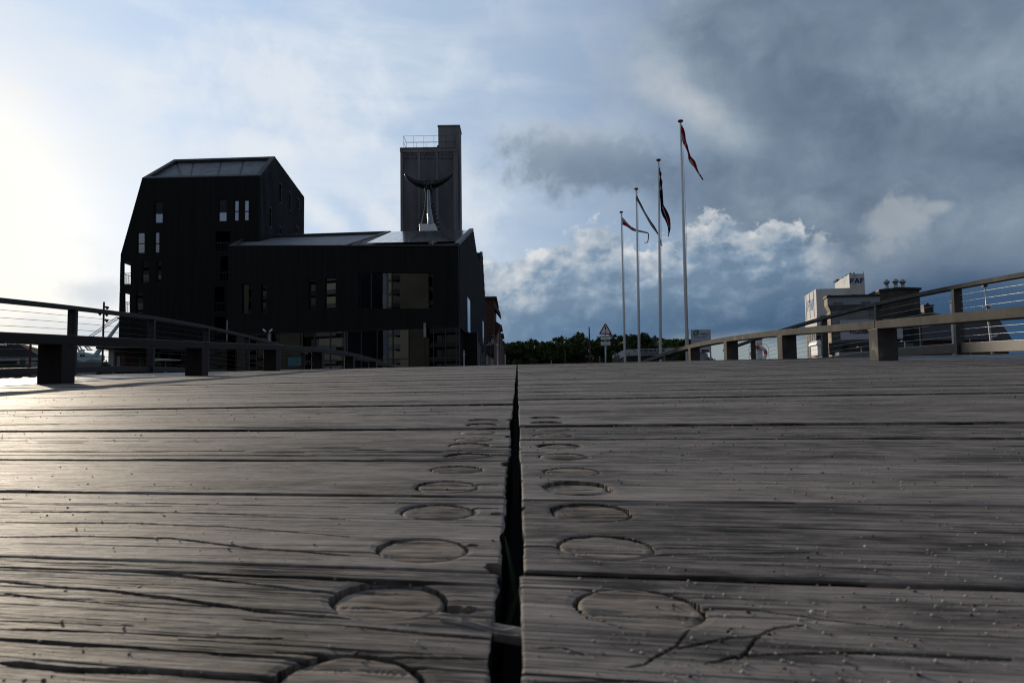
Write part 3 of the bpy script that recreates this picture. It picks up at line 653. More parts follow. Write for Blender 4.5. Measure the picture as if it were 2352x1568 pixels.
guard(1, 3.195, [-.39, 2.11, 4.61, 7.11, 9.61, 12.11, 14.61, 17.11, 19.61, 22.11], M_beam, 'low scratched grey guard beam catching the sun at the right edge of the deck')
def railing(s, X, y0, L, label):
    xc = s*(X+.06); t = thing('bridge_railing', (xc, 3, gz(xc, 3)), label, 'railing', 'railings along the outer edges of the bridge')
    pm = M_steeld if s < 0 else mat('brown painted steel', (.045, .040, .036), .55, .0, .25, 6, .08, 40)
    n0 = int((y0+1.6)//L); ys = [y0+(i-n0)*L for i in range(n0+int((24.6-y0)//L)+1)]
    for y in ys:
        z = gz(xc, y); p = obj('post', MB().box((xc-.062, y-.068, z-.1), (xc+.062, y, z+.966)), pm, t, bevel=.004)
        for k in range(8):
            b = MB().lathe((0, 0, 0), [(.0062, 0), (.0062, .004), (.003, .0055)], 8)
            b.v = [(xc+v[0], y-.068-v[2], z+.88-.101*k+v[1]) for v in b.v]
            obj('cable_bolt', b, M_steel, p, smooth=True)
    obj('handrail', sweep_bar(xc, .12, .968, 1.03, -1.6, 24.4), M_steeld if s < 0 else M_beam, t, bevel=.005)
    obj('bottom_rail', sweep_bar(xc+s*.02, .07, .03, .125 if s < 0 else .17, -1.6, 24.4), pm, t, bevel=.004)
    for k in range(8):
        q = [(xc, y, gz(xc, y)+.88-.101*k) for y in np.arange(-1.6, 24.5, .625)]
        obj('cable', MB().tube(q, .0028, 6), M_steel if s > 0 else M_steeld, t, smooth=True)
    return t
railing(-1, 6.56, 11.57, 2.5, 'dark railing with thin horizontal cables along the outer left footway')
railing(1, 6.42, 11.50, 2.5, 'railing with sunlit silvery cables along the outer right footway')
# ------------------------------------------------------------------ water and quays
ZG = .3
obj('water', MB().add([(-900, -900, -2.2), (900, -900, -2.2), (900, 200, -2.2), (-900, 200, -2.2)], [(0, 1, 2, 3)]), M_water, kind='structure', recalc=False)
gm = MB().add([(-1500, 27.2, ZG), (1500, 27.2, ZG), (1500, 5200, ZG), (-1500, 5200, ZG), (-1500, 27.2, -3.4), (1500, 27.2, -3.4)], [(0, 1, 2, 3), (1, 0, 4, 5)])
obj('ground', gm, M_ground, kind='structure', recalc=False)
gm = MB().add([(-300, -14, -.75), (300, -14, -.75), (300, -400, -.75), (-300, -400, -.75), (-300, -14, -3.4), (300, -14, -3.4)], [(3, 2, 1, 0), (0, 1, 5, 4)])
obj('ground', gm, M_ground, kind='structure', recalc=False)

def poly_sz(pl, f, pts): return [pl.sz(*f(*p)) for p in pts]
def rect(pl, f, x0, y0, x1, y1): return poly_sz(pl, f, [(x0, y1), (x1, y1), (x1, y0), (x0, y0)])
def bb(r): return min(p[0] for p in r), max(p[0] for p in r), min(p[1] for p in r), max(p[1] for p in r)
def window(pl, r, parent, glass, split=None, depth=.16, fr=.07, vs=(), name='window'):
    a0, a1, z0, z1 = bb(r); mb = MB()
    mb.slab(pl, a0, a0+fr, z0, z1, -depth-.06, -depth+.03); mb.slab(pl, a1-fr, a1, z0, z1, -depth-.06, -depth+.03)
    mb.slab(pl, a0+fr, a1-fr, z0, z0+fr, -depth-.06, -depth+.03); mb.slab(pl, a0+fr, a1-fr, z1-fr, z1, -depth-.06, -depth+.03)
    if split is not None: mb.slab(pl, a0+fr, a1-fr, split-fr*.6, split+fr*.6, -depth-.055, -depth+.025)
    for v in vs: mb.slab(pl, v-fr*.6, v+fr*.6, z0+fr, z1-fr, -depth-.057, -depth+.027)
    w_ = obj(name, mb, M_frame, parent)
    P_ = MB().slab(pl, a0+.01, a1-.01, z0+.01, z1-.01, -depth-.04, -depth-.02)
    if isinstance(glass, tuple):
        obj('pane', MB().slab(pl, a0+.01, a1-.01, split, z1-.01, -depth-.04, -depth-.02), glass[0], w_); obj('pane', MB().slab(pl, a0+.01, a1-.01, z0+.01, split-.005, -depth-.04, -depth-.02), glass[1], w_)
    elif isinstance(glass, list):
        ed_ = [a0+.01]+sorted(vs)+[a1-.01]
        for g_, e0, e1 in zip(glass, ed_[:-1], ed_[1:]): obj('pane', MB().slab(pl, e0+.004, e1-.004, z0+.01, z1-.01, -depth-.04, -depth-.02), g_, w_)
    else: obj('pane', P_, glass, w_)
    return w_
def railing_part(pl, a0, a1, z0, z1, off, parent, n=None):
    mb = MB(); mb.slab(pl, a0, a1, z1-.05, z1, off-.02, off+.02); mb.slab(pl, a0, a1, z0+.05, z0+.08, off-.015, off+.015)
    n = n or max(3, int((a1-a0)/.13))
    for i in range(n+1):
        a = a0+(a1-a0)*i/n; mb.slab(pl, a-.009, a+.009, z0+.08, z1-.05, off-.009, off+.009)
    return obj('balcony_railing', mb, M_rimm, parent)
def recess(pl, r, depth, parent, mats, name='balcony'):
    a0, a1, z0, z1 = bb(r); mb = MB()
    P_ = lambda a, z, o: pl.pt(a, z, o)
    mb.add([P_(a0, z0, -.02), P_(a1, z0, -.02), P_(a1, z0, -depth), P_(a0, z0, -depth), P_(a0, z1, -.02), P_(a1, z1, -.02), P_(a1, z1, -depth), P_(a0, z1, -depth)],
           [(0, 1, 2, 3), (7, 6, 5, 4), (3, 2, 6, 7), (0, 3, 7, 4), (2, 1, 5, 6)])
    return obj(name, mb, mats, parent, recalc=False)

# ------------------------------------------------------------------ tall black building
D1 = 70.0
b1 = thing('apartment_building', (-29, 72, ZG), 'tall black clad apartment block with slanted sides and sunken grey roof panel', 'building')
F1 = Pl(at(271, 800, D1).x, D1, 1, 0); X1L = at(277, 585, D1).x; X1R = at(597, 405, D1).x
S1 = Pl(X1R, D1, .0067, 1); S1L = Pl(X1L, D1, .0067, 1)
ztop = lambda p: p.z
K = at(277, 585, D1); T0 = at(326, 411, D1); T1 = at(597, 405, D1)
def sp_(pl, px, py): a, z = pl.sz(px, py); return pl.pt(a, z)
R1 = sp_(S1, 632, 361); R2 = sp_(S1, 699, 453); DB = R2.y
RL = at(400, 368, R1.y)
KB = Vector((K.x, DB, K.z)); TB = Vector((RL.x-2, DB, R2.z))
wins1 = [((540,670,630,908), 800, 0), ((1240,645,1330,890), 785, 0), ((1410,655,1462,885), 778, 2), ((1518,652,1572,882), 778, 2),
         ((350,1008,432,1238), 1130, 2), ((540,1002,593,1235), 1130, 2), ((400,1328,480,1563), 1468, 1), ((565,1328,615,1560), 1468, 1), ((340,1658,417,1893), 1783, 1),
         ((1313,1960,1345,2205), 2080, 2)]
logg = [(203,1328,280,1577), (212,1655,270,1893)]
balc = [(1210,1000,1372,1225), (1262,1275,1348,1550), (1200,1605,1308,1888), (1200,1935,1310,2210)]
mb = MB()
holes = [rect(F1, Z1, *r[0]) for r in wins1]+[rect(F1, Z1, *r) for r in logg]+[rect(F1, Z1, *r) for r in balc]
ol = [(X1L-F1.p.x, ZG), (X1R-F1.p.x, ZG), (X1R-F1.p.x, T1.z), (T0.x-F1.p.x, T0.z), (K.x-F1.p.x, K.z)]
wall(mb, F1, ol, holes, .22)
# right gable
wall(mb, S1, [(0, ZG), (0, T1.z), ((R1-S1.p).dot(S1.d), R1.z), ((R2-S1.p).dot(S1.d), R2.z), ((R2-S1.p).dot(S1.d), ZG)], [], .2)
# left wall with the loggia openings, back wall and closing faces
lh = [[(.35, bb(h)[2]), (6.2, bb(h)[2]), (6.2, bb(h)[3]), (.35, bb(h)[3])] for h in holes[len(wins1):len(wins1)+2]]
wall(mb, S1L, [(0, ZG), (DB-D1, ZG), (DB-D1, K.z), (0, K.z)], lh, .2)
BR = S1.pt((R2-S1.p).dot(S1.d), ZG); BLg = Vector((K.x, DB, ZG))
mb.add([K, KB, TB, T0], [(0, 1, 2, 3)])
mb.add([BR, R2, TB, KB, BLg], [(0, 1, 2, 3, 4)])
mb.add([R1, R2, TB, RL], [(0, 1, 2, 3)]); mb.add([RL, TB, T0], [(0, 1, 2)])
mb.add([T0, T0, T1], [(0, 1, 2)]) if False else None
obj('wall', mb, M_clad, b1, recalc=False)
# ribs on the gable
mb = MB(); LS = (R2-S1.p).dot(S1.d); ar = (R1-S1.p).dot(S1.d)
for i in range(1, 44):
    a = LS*i/44; zt = T1.z+(R1.z-T1.z)*a/ar if a < ar else R1.z+(R2.z-R1.z)*(a-ar)/(LS-ar)
    mb.slab(S1, a-.03, a+.03, ZG, zt-.05, 0, .06 if S1.n.x > 0 else .06)
obj('cladding_ribs', mb, M_rimm, b1)
# roof rim and sunken panel
def inset(P4, t):
    c = sum(P4, Vector())/len(P4); n = len(P4); out = []
    N = (P4[1]-P4[0]).cross(P4[2]-P4[0]).normalized()
    for i in range(n):
        a, b, c2 = P4[i-1], P4[i], P4[(i+1) % n]
        e1 = (b-a).normalized(); e2 = (c2-b).normalized(); n1 = N.cross(e1); n2 = N.cross(e2)
        if n1.dot(c-b) < 0: n1, n2 = -n1, -n2
        bis = (n1+n2).normalized(); out.append(b+bis*(t/max(.3, bis.dot(n1))))
    return out, (N if N.z > 0 else -N)
OUTR = [T0, T1, R1, RL]; INN, NR = inset(OUTR, .42); sunk = [p-NR*.22 for p in INN]
up = NR*.08
mb = MB(); n4 = 4
mb.add([p+up for p in OUTR]+[p+up for p in INN], [(i, (i+1) % 4, 4+(i+1) % 4, 4+i) for i in range(4)])
mb.add([p+up for p in INN]+sunk, [(i, (i+1) % 4, 4+(i+1) % 4, 4+i) for i in range(4)])
mb.add([p+up for p in OUTR]+[p-up for p in OUTR], [(i, (i+1) % 4, 4+(i+1) % 4, 4+i) for i in range(4)])
obj('roof_rim', mb, M_rimm, b1, recalc=False)
mb = MB().add(sunk, [(0, 1, 2, 3)])
rp = obj('roof', mb, M_roofgrey, b1, recalc=False)
mb = MB()
for fx in (444.8, 511, 564.6):
    t = (fx-345)/(610-345); a = sunk[0].lerp(sunk[1], t); t2 = (fx-405)/(628-405); b = sunk[3].lerp(sunk[2], max(0.02, t2)); mb.bar(a+NR*.03, b+NR*.03, .07, .06)
mb.bar(sunk[0].lerp(sunk[1], .30)+NR*.03, sunk[3]+NR*.03, .1, .1)
obj('roof_seams', mb, M_frame, rp)
for (r, sp, kind), h in zip(wins1, holes):
    window(F1, h, b1, ((M_glassd, M_glassb), (M_glassd, M_glass), M_glassb)[kind], split=F1.sz(*Z1(r[0], sp))[1])
for h, l in zip(holes[len(wins1):len(wins1)+2], lh):
    a0, a1, z0, z1 = bb(h); mb = MB()
    Q = lambda a, z, y: Vector((F1.p.x+a, y, z))
    aL = X1L-F1.p.x+.02; aR = a1+.15; yb = D1+6.4
    mb.add([Q(aL, z0-.02, D1+.23), Q(aR, z0-.02, D1+.23), Q(aR, z0-.02, yb), Q(aL, z0-.02, yb), Q(aL, z1+.02, D1+.23), Q(aR, z1+.02, D1+.23), Q(aR, z1+.02, yb), Q(aL, z1+.02, yb)], [(0, 1, 2, 3), (7, 6, 5, 4), (3, 2, 6, 7), (2, 1, 5, 6)])
    bl = obj('balcony', mb, M_clad, b1, recalc=False)
    railing_part(F1, a0, a1, z0, z0+1.05, -.12, bl)
    railing_part(S1L, .4, 6.1, z0, z0+1.05, -.1 if S1L.n.x < 0 else .1, bl, 30)
for r, yr, h in zip(balc, (1118, 1443, 1775, 2105), holes[len(wins1)+2:]):
    bl = recess(F1, h, 2.4, b1, M_clad); a0, a1, z0, z1 = bb(h)
    railing_part(F1, a0+.02, a1-.02, z0, F1.sz(*Z1(r[0], yr))[1], -.08, bl)
    d0 = a0+(a1-a0)*.70; obj('balcony_door', MB().slab(F1, d0, d0+.75 if d0+.75 < a1 else a1-.03, z0+.05, z1-.25, -1.2, -1.14), M_glass, bl)
for (x0, y0, x1, y1, g_) in [(1785,722,1815,965,0), (1895,460,1922,700,0), (2005,555,2030,780,0), (2095,625,2120,755,0), (1897,940,1924,1035,0), (2083,935,2108,1030,0)]:
    P_ = [S1.sz(*Z1(x0, y0)), S1.sz(*Z1(x1, y0+(y1-y0)*.15)), S1.sz(*Z1(x1, y1)), S1.sz(*Z1(x0, y1-(y1-y0)*.06))]
    a0, a1 = P_[0][0], P_[1][0]; z0, z1 = P_[3][1], P_[0][1]
    wn = obj('window', MB().slab(S1, a0, a1, z0, z1, .03, .09), M_frame, b1); obj('pane', MB().slab(S1, a0+.1, a1-.1, z0+.1, z1-.1, .09, .105), M_glassd, wn)
# ground-floor glazing
mb = MB(); gg0 = F1.sz(*Z1(160, 2290)); 
wn = None
for (x0, x1) in ((160, 290), (300, 420), (520, 700), (720, 850), (1120, 1350), (1400, 1500)):
    a0 = F1.sz(*Z1(x0, 2320))[0]; a1 = F1.sz(*Z1(x1, 2320))[0]; zt = F1.sz(*Z1(x0, 2305))[1]
    wn = obj('shop_window', MB().slab(F1, a0, a1, ZG+.1, zt, .02, .06), M_frame, b1); obj('pane', MB().slab(F1, a0+.07, a1-.07, ZG+.2, zt-.08, .06, .075), M_glassd, wn)

# ------------------------------------------------------------------ low black building with solar roof
b2 = thing('office_building', (-12, 64, ZG), 'low black clad building with gabled solar roof, big windows and glazed ground floor', 'building')
C2 = at(1054, 700, 60.0); F2 = Pl(C2.x, 60.0, -1, .2); S2 = Pl(C2.x, 60.0, .0273, 1)
h2 = [(585,597,1322,955), (85,660,155,975), (248,650,355,970)]
h2z = [(1497,372,1600,692), (1705,367,1770,690)]
holes = [rect(F2, Z3, *r) for r in h2]+[rect(F2, Z2, *r) for r in h2z]
zg_l = F2.sz(*Z3(160, 1180))[1]; zg_r = F2.sz(*Z3(1575, 1130))[1]
TRc = F2.sz(*Z3(1582, 330)); TLc = F2.sz(525, 565.5)
mb = MB(); aL = TLc[0]
wall(mb, F2, [(0, zg_r), (aL, zg_r), (aL, TLc[1]), (0, TRc[1])], holes, .22)
# side wall, two gables
pS = lambda zx, zy: S2.sz(*Z3(zx, zy))
g1 = pS(1720, 180); g2 = pS(1755, 410); g3 = pS(1762, 470); g4 = pS(1812, 398); g5 = pS(1838, 860); endS = g5[0]
wall(mb, S2, [(0, zg_r), (0, TRc[1]), g1, (g2[0], g2[1]), (g4[0]-1.2, g2[1]-.6), (g4[0]-1.15, g4[1]-.1), g4, (endS, g5[1]), (endS, ZG), (12.2, ZG), (12.2, zg_r)], [], .2)
# roof bodies and hidden sides
eR = F2.pt(0, TRc[1]); rdg = S2.pt(*g1); val = S2.pt(*g2)
spl = F2.sz(*Z3(455, 332)); eS = F2.pt(spl[0], TRc[1]+(TLc[1]-TRc[1])*spl[0]/aL)
yR = rdg.y
rS = at(*Z3(905, 190), yR)
vS = Vector((rS.x, val.y, val.z))
mb.add([rdg, val, vS, rS], [(0, 1, 2, 3)])
eL = F2.pt(aL, TLc[1]); rL = at(567, 543, yR); vL = Vector((rL.x, val.y, rL.z-1.4))
mb.add([eL, F2.pt(aL, ZG), Vector((eL.x, val.y, ZG)), Vector((eL.x, val.y, eL.z)), rL], [(0, 1, 2, 3, 4)])
mb.add([rL, Vector((eL.x, val.y, eL.z)), vS, rS], [(0, 1, 2, 3)])
e4 = S2.pt(*g4); e5 = S2.pt(endS, g5[1]); v3 = S2.pt(g4[0]-1.2, g2[1]-.6)
off = Vector((-20, 0, 0))
mb.add([v3, e4, e4+off, v3+off], [(0, 1, 2, 3)]); mb.add([e4, e5, e5+off, e4+off], [(0, 1, 2, 3)]); mb.add([e5, e5+off, Vector((e5.x-20, e5.y, ZG)), Vector((e5.x, e5.y, ZG))], [(0, 1, 2, 3)])
mb.add([val, v3, v3+off, val+off], [(0, 1, 2, 3)])
obj('wall', mb, M_clad, b2, recalc=False)
# ribs on the long side
mb = MB(); prof = [(0, TRc[1]), g1, g2, (g4[0]-1.2, g2[1]-.6), g4, (endS, g5[1])]
nr = 46
for i in range(1, nr):
    a = endS*i/nr; 
    for (a0, z0), (a1, z1) in zip(prof[:-1], prof[1:]):
        if a0 <= a <= a1: zt = z0+(z1-z0)*(a-a0)/(a1-a0)
    if 6.0 < a < 8.8: 
        mb.slab(S2, a-.035, a+.035, 8.9, zt-.03, 0, .09); mb.slab(S2, a-.035, a+.035, zg_r+.02, 5.7, 0, .09); continue
    mb.slab(S2, a-.035, a+.035, zg_r+.02, zt-.03, 0, .09)
obj('cladding_ribs', mb, M_rimm, b2)
# left roof: sunken grey parapet panel
OUTR = [eS, eL, rL, rS]; INN, NR = inset(OUTR, .30); 
sunk = [p-NR*.2 for p in INN]; up = NR*.07
mb = MB()
mb.add([p+up for p in OUTR]+[p+up for p in INN], [(i, (i+1) % 4, 4+(i+1) % 4, 4+i) for i in range(4)])
mb.add([p+up for p in INN]+sunk, [(i, (i+1) % 4, 4+(i+1) % 4, 4+i) for i in range(4)])
mb.add([p+up for p in OUTR]+[p-up for p in OUTR], [(i, (i+1) % 4, 4+(i+1) % 4, 4+i) for i in range(4)])
obj('roof_rim', mb, M_rimm, b2, recalc=False)
obj('roof', MB().add(sunk, [(0, 1, 2, 3)]), M_roofgrey, b2, recalc=False)
# right roof slope, verge and solar panels
sl2 = MB().add([eR, rdg, rS, eS], [(0, 1, 2, 3)]); sl_o = obj('roof', sl2, M_slate, b2, recalc=False)
NS = (rdg-eR).cross(rS-eR).normalized(); NS = NS if NS.z > 0 else -NS
mb = MB(); mb.bar(eR+NS*.10+Vector((-.12, 0, 0)), rdg+NS*.10+Vector((-.12, 0, 0)), .38, .22); mb.bar(eR+NS*.02, eS+NS*.02, .16, .10)
mb.bar(rdg+Vector((-.1, 0, .05)), val+Vector((-.1, 0, .05)), .3, .15); mb.bar(v3+Vector((-.1, 0, .05)), e4+Vector((-.1, 0, .05)), .3, .15); mb.bar(e4+Vector((-.1, 0, .05)), e5+Vector((-.1, 0, .05)), .3, .15)
obj('roof_edge', mb, M_rimm, b2)
q = [Z3(660, 302), Z3(1570, 286), Z3(1690, 173), Z3(915, 189)]
def on_roof(px, py, lift=.18):
    d = ray(px, py); o = eR+NS*lift; t = NS.dot(o)/NS.dot(d); return d*t
Q4 = [on_roof(*p) for p in q]; 
M_solar = mat('solar glass', (.010, .013, .020), .14, .0, .25, .4, .02, .5, .9, coat=.5)
nc, nr_ = 9, 5
for i in range(nc):
    for j in range(nr_):
        def bl(u, v): return (Q4[0].lerp(Q4[1], u)).lerp(Q4[3].lerp(Q4[2], u), v)
        e = .012; e2 = .02; c4 = [bl((i+e)/nc, (j+e2)/nr_), bl((i+1-e)/nc, (j+e2)/nr_), bl((i+1-e)/nc, (j+1-e2)/nr_), bl((i+e)/nc, (j+1-e2)/nr_)]
        obj('solar_panel', MB().prism(c4, -NS*.05), M_solar, sl_o)
for zx in (593, 1320):                                                # small pink-white roof vents by the eave
    p = on_roof(*Z3(zx, 322), .05)
    mb = MB(); mb.tube([p, p+Vector((0, 0, .35))], .07, 8); mb.tube([p+Vector((-.3, 0, .12)), p+Vector((.3, 0, .2))], .05, 6)
    obj('roof_bracket', mb, mat('pinkish metal', (.35, .22, .22), .5), sl_o)
# windows
vsb = [F2.sz(*Z3(703, 700))[0], F2.sz(*Z3(908, 700))[0]]
window(F2, holes[0], b2, [M_glassd, M_glass, M_glass], vs=vsb); window(F2, holes[1], b2, M_glassd, split=F2.sz(*Z3(100, 850))[1]); window(F2, holes[2], b2, M_glass)
window(F2, holes[3], b2, M_glassd); window(F2, holes[4], b2, M_glassd)
a0, a1 = 6.05, 8.75
wn = obj('window', MB().slab(S2, a0, a1, 5.75, 8.85, .02, .10), M_frame, b2); obj('pane', MB().slab(S2, a0+.12, a1-.12, 5.87, 8.73, .10, .115), M_glassb, wn)
a0, a1 = endS-5.5, endS-3.5
wn = obj('window', MB().slab(S2, a0, a1, 5.0, 8.6, .02, .10), M_frame, b2); obj('pane', MB().slab(S2, a0+.12, a1-.12, 5.12, 8.48, .10, .115), M_glassb, wn)
# ground-floor glazing set back a little
GF = Pl(*(F2.pt(0, 0, -.25).xy), -1, .2)
xs = [1575, 1450, 1330, 1237, 1085, 925, 770, 612, 460, 303, 150, 0]
av = [GF.sz(*Z3(x, 1250))[0] for x in xs]; av[0] = .06
while av[-1] < aL-.9: av.append(min(aL-.06, av[-1]+1.9))
for i in range(len(av)-1):
    mb = MB(); a0, a1 = av[i], av[i+1]; fr = .045
    for (p_, q_, z0, z1) in ((a0, a0+fr, ZG, zg_r), (a1-fr, a1, ZG, zg_r), (a0+fr, a1-fr, ZG, ZG+.12), (a0+fr, a1-fr, zg_r-.12, zg_r), (a0+fr, a1-fr, 3.25, 3.32)): mb.slab(GF, p_, q_, z0, z1, -.06, .04)
    wn = obj('shop_window', mb, M_frame, b2); 
    pn = MB().slab(GF, a0+.03, a1-.03, ZG+.05, zg_r-.05, -.03, -.01)
    obj('pane', pn, (M_glass if 4 <= i <= 9 else M_glassd), wn)
mb = MB().slab(F2, -.02, aL, zg_r-.02, zg_r+.0, -.3, .0); mb.slab(S2, 0, 12.2, zg_r-.02, zg_r, -.3, 0); obj('soffit', mb, M_claddark, b2)
GS = Pl(*(S2.pt(0, 0, -.25).xy), .0273, 1)
for i in range(9):
    a0 = .3+i*1.3; a1 = a0+1.3; mb = MB()
    for (p_, q_, z0, z1) in ((a0, a0+.06, ZG, zg_r), (a1-.06, a1, ZG, zg_r), (a0+.06, a1-.06, ZG, ZG+.12)): mb.slab(GS, p_, q_, z0, z1, -.06, .04)
    wn = obj('shop_window', mb, M_frame, b2); obj('pane', MB().slab(GS, a0+.04, a1-.04, ZG+.05, zg_r-.05, -.03, -.01), M_glassd if i > 5 else M_glass, wn)
obj('back_wall', MB().slab(F2, 0.1, aL-.1, ZG, zg_r, -6.2, -6.0), M_claddark, b2)
lb = F2.sz(*Z3(1247, 1100)); lb2 = F2.sz(*Z3(1247, 1240))
obj('light_bar', MB().slab(F2, lb[0]-.09, lb[0]+.09, lb2[1], lb[1], .05, .17), M_plaster, b2)
for (zx, zy) in ((1770, 885), (1838, 885)):
    a, z = F2.sz(*Z2(zx, zy)); p = F2.pt(a, z, .35); d = Vector((-.12 if zx < 1800 else .12, 0, .12))
    obj('spotlight', MB().tube([p-d, p+d], .07, 10), M_white, b2, smooth=True)
a, z = F2.sz(*Z2(1803, 950)); obj('wall_panel', MB().slab(F2, a-.12, a+.12, z-.6, z+.3, .02, .1), M_plaster, b2)
a, z = GF.sz(*Z2(2077, 1222)); obj('notice', MB().slab(GF, a-.55, a+.55, z-.33, z+.36, .045, .075), mat('teal notice', (.03, .13, .17), .5), b2)
# brick pier and posts below the side cladding
obj('pier', MB().slab(S2, 12.25, 14.0, ZG, zg_r-.05, -.02, .06), M_brickd, b2)
for a in (10.6, 11.6, 17.5): obj('down_pipe', MB().slab(S2, a-.05, a+.05, ZG, zg_r+.0, .12, .22), M_plaster, b2)

# ------------------------------------------------------------------ concrete silo tower and sculpture
DS = 110.0; tw = thing('silo_tower', at(984, 700, DS+3), 'tall weathered concrete silo tower with narrow lift shaft, behind the black building', 'tower')
FS = Pl(at(920, 500, DS).x, DS, 1, 0)
s4 = lambda zx, zy: FS.sz(*Z4(zx, zy))
a0 = s4(163, 370)[0]; a1 = s4(860, 350)[0]; zt = s4(500, 360)[1]; zb = ZG
mb = MB(); mb.box((FS.p.x+a0, DS, zb), (FS.p.x+a1, DS+3.6, zt)); obj('tower_body', mb, M_concd, tw)
mb = MB()
for zx0, zx1 in ((163, 197), (380, 414), (606, 640), (828, 860)):
    p0, p1 = s4(zx0, 900)[0], s4(zx1, 900)[0]; mb.slab(FS, p0, p1, zb, zt-.1, 0, .12)
mb.slab(FS, a0-.05, a1+.05, zt-.55, zt+.12, .13, .18); mb.slab(FS, a0-.05, a1+.05, zt, zt+.12, -3.7, .29)
obj('pilasters', mb, M_conc, tw)
mb = MB(); sh = random.Random(4)
for c0, c1 in ((200, 378), (418, 604), (645, 824)):
    for row in range(2):
        x = c0; 
        while x < c1-12:
            x2 = min(c1, x+sh.choice([24, 46, 46, 60])); zy0 = 405+row*42
            p0, z1 = s4(x+2, zy0); p1, z0 = s4(x2-2, zy0+36); mb.slab(FS, p0, p1, z0, z1, 0, .06+.08*sh.random()); x = x2
obj('panel_blocks', mb, M_concd, tw)
l0, l1 = FS.sz(*Z4(635, 80))[0]*1.033, FS.sz(*Z4(903, 80))[0]
F3 = Pl(FS.p.x, DS+3.8, 1, 0); l0 = F3.sz(*Z4(635, 90))[0]; l1 = F3.sz(*Z4(903, 90))[0]; zl = F3.sz(*Z4(760, 82))[1]
mb = MB().box((F3.p.x+l0, DS+3.8, zb), (F3.p.x+l1, DS+7.4, zl)); mb.box((F3.p.x+l0-.08, DS+3.7, zl), (F3.p.x+l1+.08, DS+7.5, zl+.2))
obj('lift_shaft', mb, M_conc, tw)
mb = MB(); zr = F3.sz(*Z4(400, 298))[1]; X0, X1_ = FS.p.x+a0+.4, FS.p.x+a1-.3
for yy in (DS+.35, DS+3.3):
    for z in (zt+.1+(zr-zt)*.5, zr): mb.tube([(X0, yy, z), (X1_, yy, z)], .02, 6)
    for i in range(6): x = X0+(X1_-X0)*i/5; mb.tube([(x, yy, zt), (x, yy, zr)], .02, 6)
for x in (X0, X1_):
    for z in (zt+.1+(zr-zt)*.5, zr): mb.tube([(x, DS+.35, z), (x, DS+3.3, z)], .03, 6)
obj('roof_railing', mb, M_steeld, tw)
obj('roof_stair', MB().bar(F3.pt(F3.sz(*Z4(600, 350))[0], zt, .3), F3.pt(F3.sz(*Z4(640, 308))[0], zt+1.6, .3), .25, .25), M_steeld, tw)
DC = 106.0; FC = Pl(at(988, 500, DC).x, DC, 1, 0)
cp = lambda zx, zy, o=0.0: FC.pt(*FC.sz(*Z4(zx, zy)), o)
sc = thing('horn_sculpture', cp(530, 1390), 'black sculpture with two curved horns and toothed stem in front of the concrete tower', 'sculpture')
k4 = DC/1794/5.461
def horn(pts, nm='horn'):
    return obj(nm, MB().tube([cp(a, b) for a, b, r in pts], [r*k4*1.3 for a, b, r in pts], 14), M_sculpt, sc, smooth=True)
horn([(478,838,30), (440,812,38), (400,800,36), (372,795,33), (330,775,26), (285,750,22), (250,718,17), (228,690,11), (214,662,4)])
horn([(555,835,30), (590,812,38), (625,795,36), (655,788,30), (700,768,25), (745,742,20), (785,712,15), (812,685,9), (828,655,3.5)])
obj('horn_collar', MB().tube([cp(387, 800), cp(378, 797)], 37*k4, 14), M_sculpt, sc, smooth=True); obj('horn_collar', MB().tube([cp(622, 796), cp(632, 792)], 39*k4, 14), M_sculpt, sc, smooth=True)
horn([(516,790,22), (516,840,52), (518,880,48), (520,920,38), (515,1000,36), (508,1100,40), (500,1200,50), (495,1300,64), (492,1388,78)], 'stem')
for dx in (-20, 18): obj('head_tube', MB().tube([cp(516+dx, 790, .9), cp(516+dx*1.5, 860, 1.9), cp(514+dx*1.6, 880, 1.4)], [15*k4, 14*k4, 9*k4], 10), M_sculpt, sc, smooth=True)
obj('hanging_cable', MB().tube([cp(513, 488), cp(515, 712)], .05, 6), M_frame, sc)
mb = MB(); mb.tube([cp(515, 712), cp(500, 790)], .04, 6); mb.tube([cp(515, 712), cp(531, 790)], .04, 6); obj('hanging_cable', mb, M_frame, sc)
yl = [960, 1005, 1055, 1105, 1155, 1210, 1262, 1316, 1372]
for i, y in enumerate(yl):
    t = i/8; sz = 15+30*t
    for s in (-1, 1):
        cxm = 516-10*t; e = 33+56*t; c = cp(cxm+s*e*.8, y, 0)
        tip = cp(cxm+s*(e+sz*1.25)+ (22*t if s > 0 else -8*t), y-sz*.1, 0); b = sz*k4
        mb = MB().add([c+Vector((0, -b, -b)), c+Vector((0, b, -b)), c+Vector((0, b, b)), c+Vector((0, -b, b)), tip], [(0, 1, 2, 3), (0, 4, 1), (1, 4, 2), (2, 4, 3), (3, 4, 0)])
        obj('tooth', mb, M_sculpt, sc)
mb = MB(); st = [(514,545,920), (514,550,960), (515,556,1060), (518,568,1150), (522,584,1230), (533,600,1300), (530,612,1372)]
V = []; 
for (l, r, y) in st:
    o = 1.6+1.6*max(0, (y-1000)/390)
    for j in range(5): t = j/4; V.append(cp(l+(r-l)*t, y, o+.35*math.sin(math.pi*t)))
N = len(V); V += [v+Vector((0, .5, 0)) for v in V]
F = [(i*5+j, i*5+j+1, i*5+j+6, i*5+j+5) for i in range(len(st)-1) for j in range(4)]; F += [tuple(N+q for q in f[::-1]) for f in F]
F += [(i*5+j, (i+1)*5+j, N+(i+1)*5+j, N+i*5+j) for i in range(len(st)-1) for j in (0, 4)]
mb.add(V, F); obj('white_tongue', mb, mat('glossy grey white', (.22, .25, .30), .25, .0, .35, .8, .1, 3), sc, smooth=True)
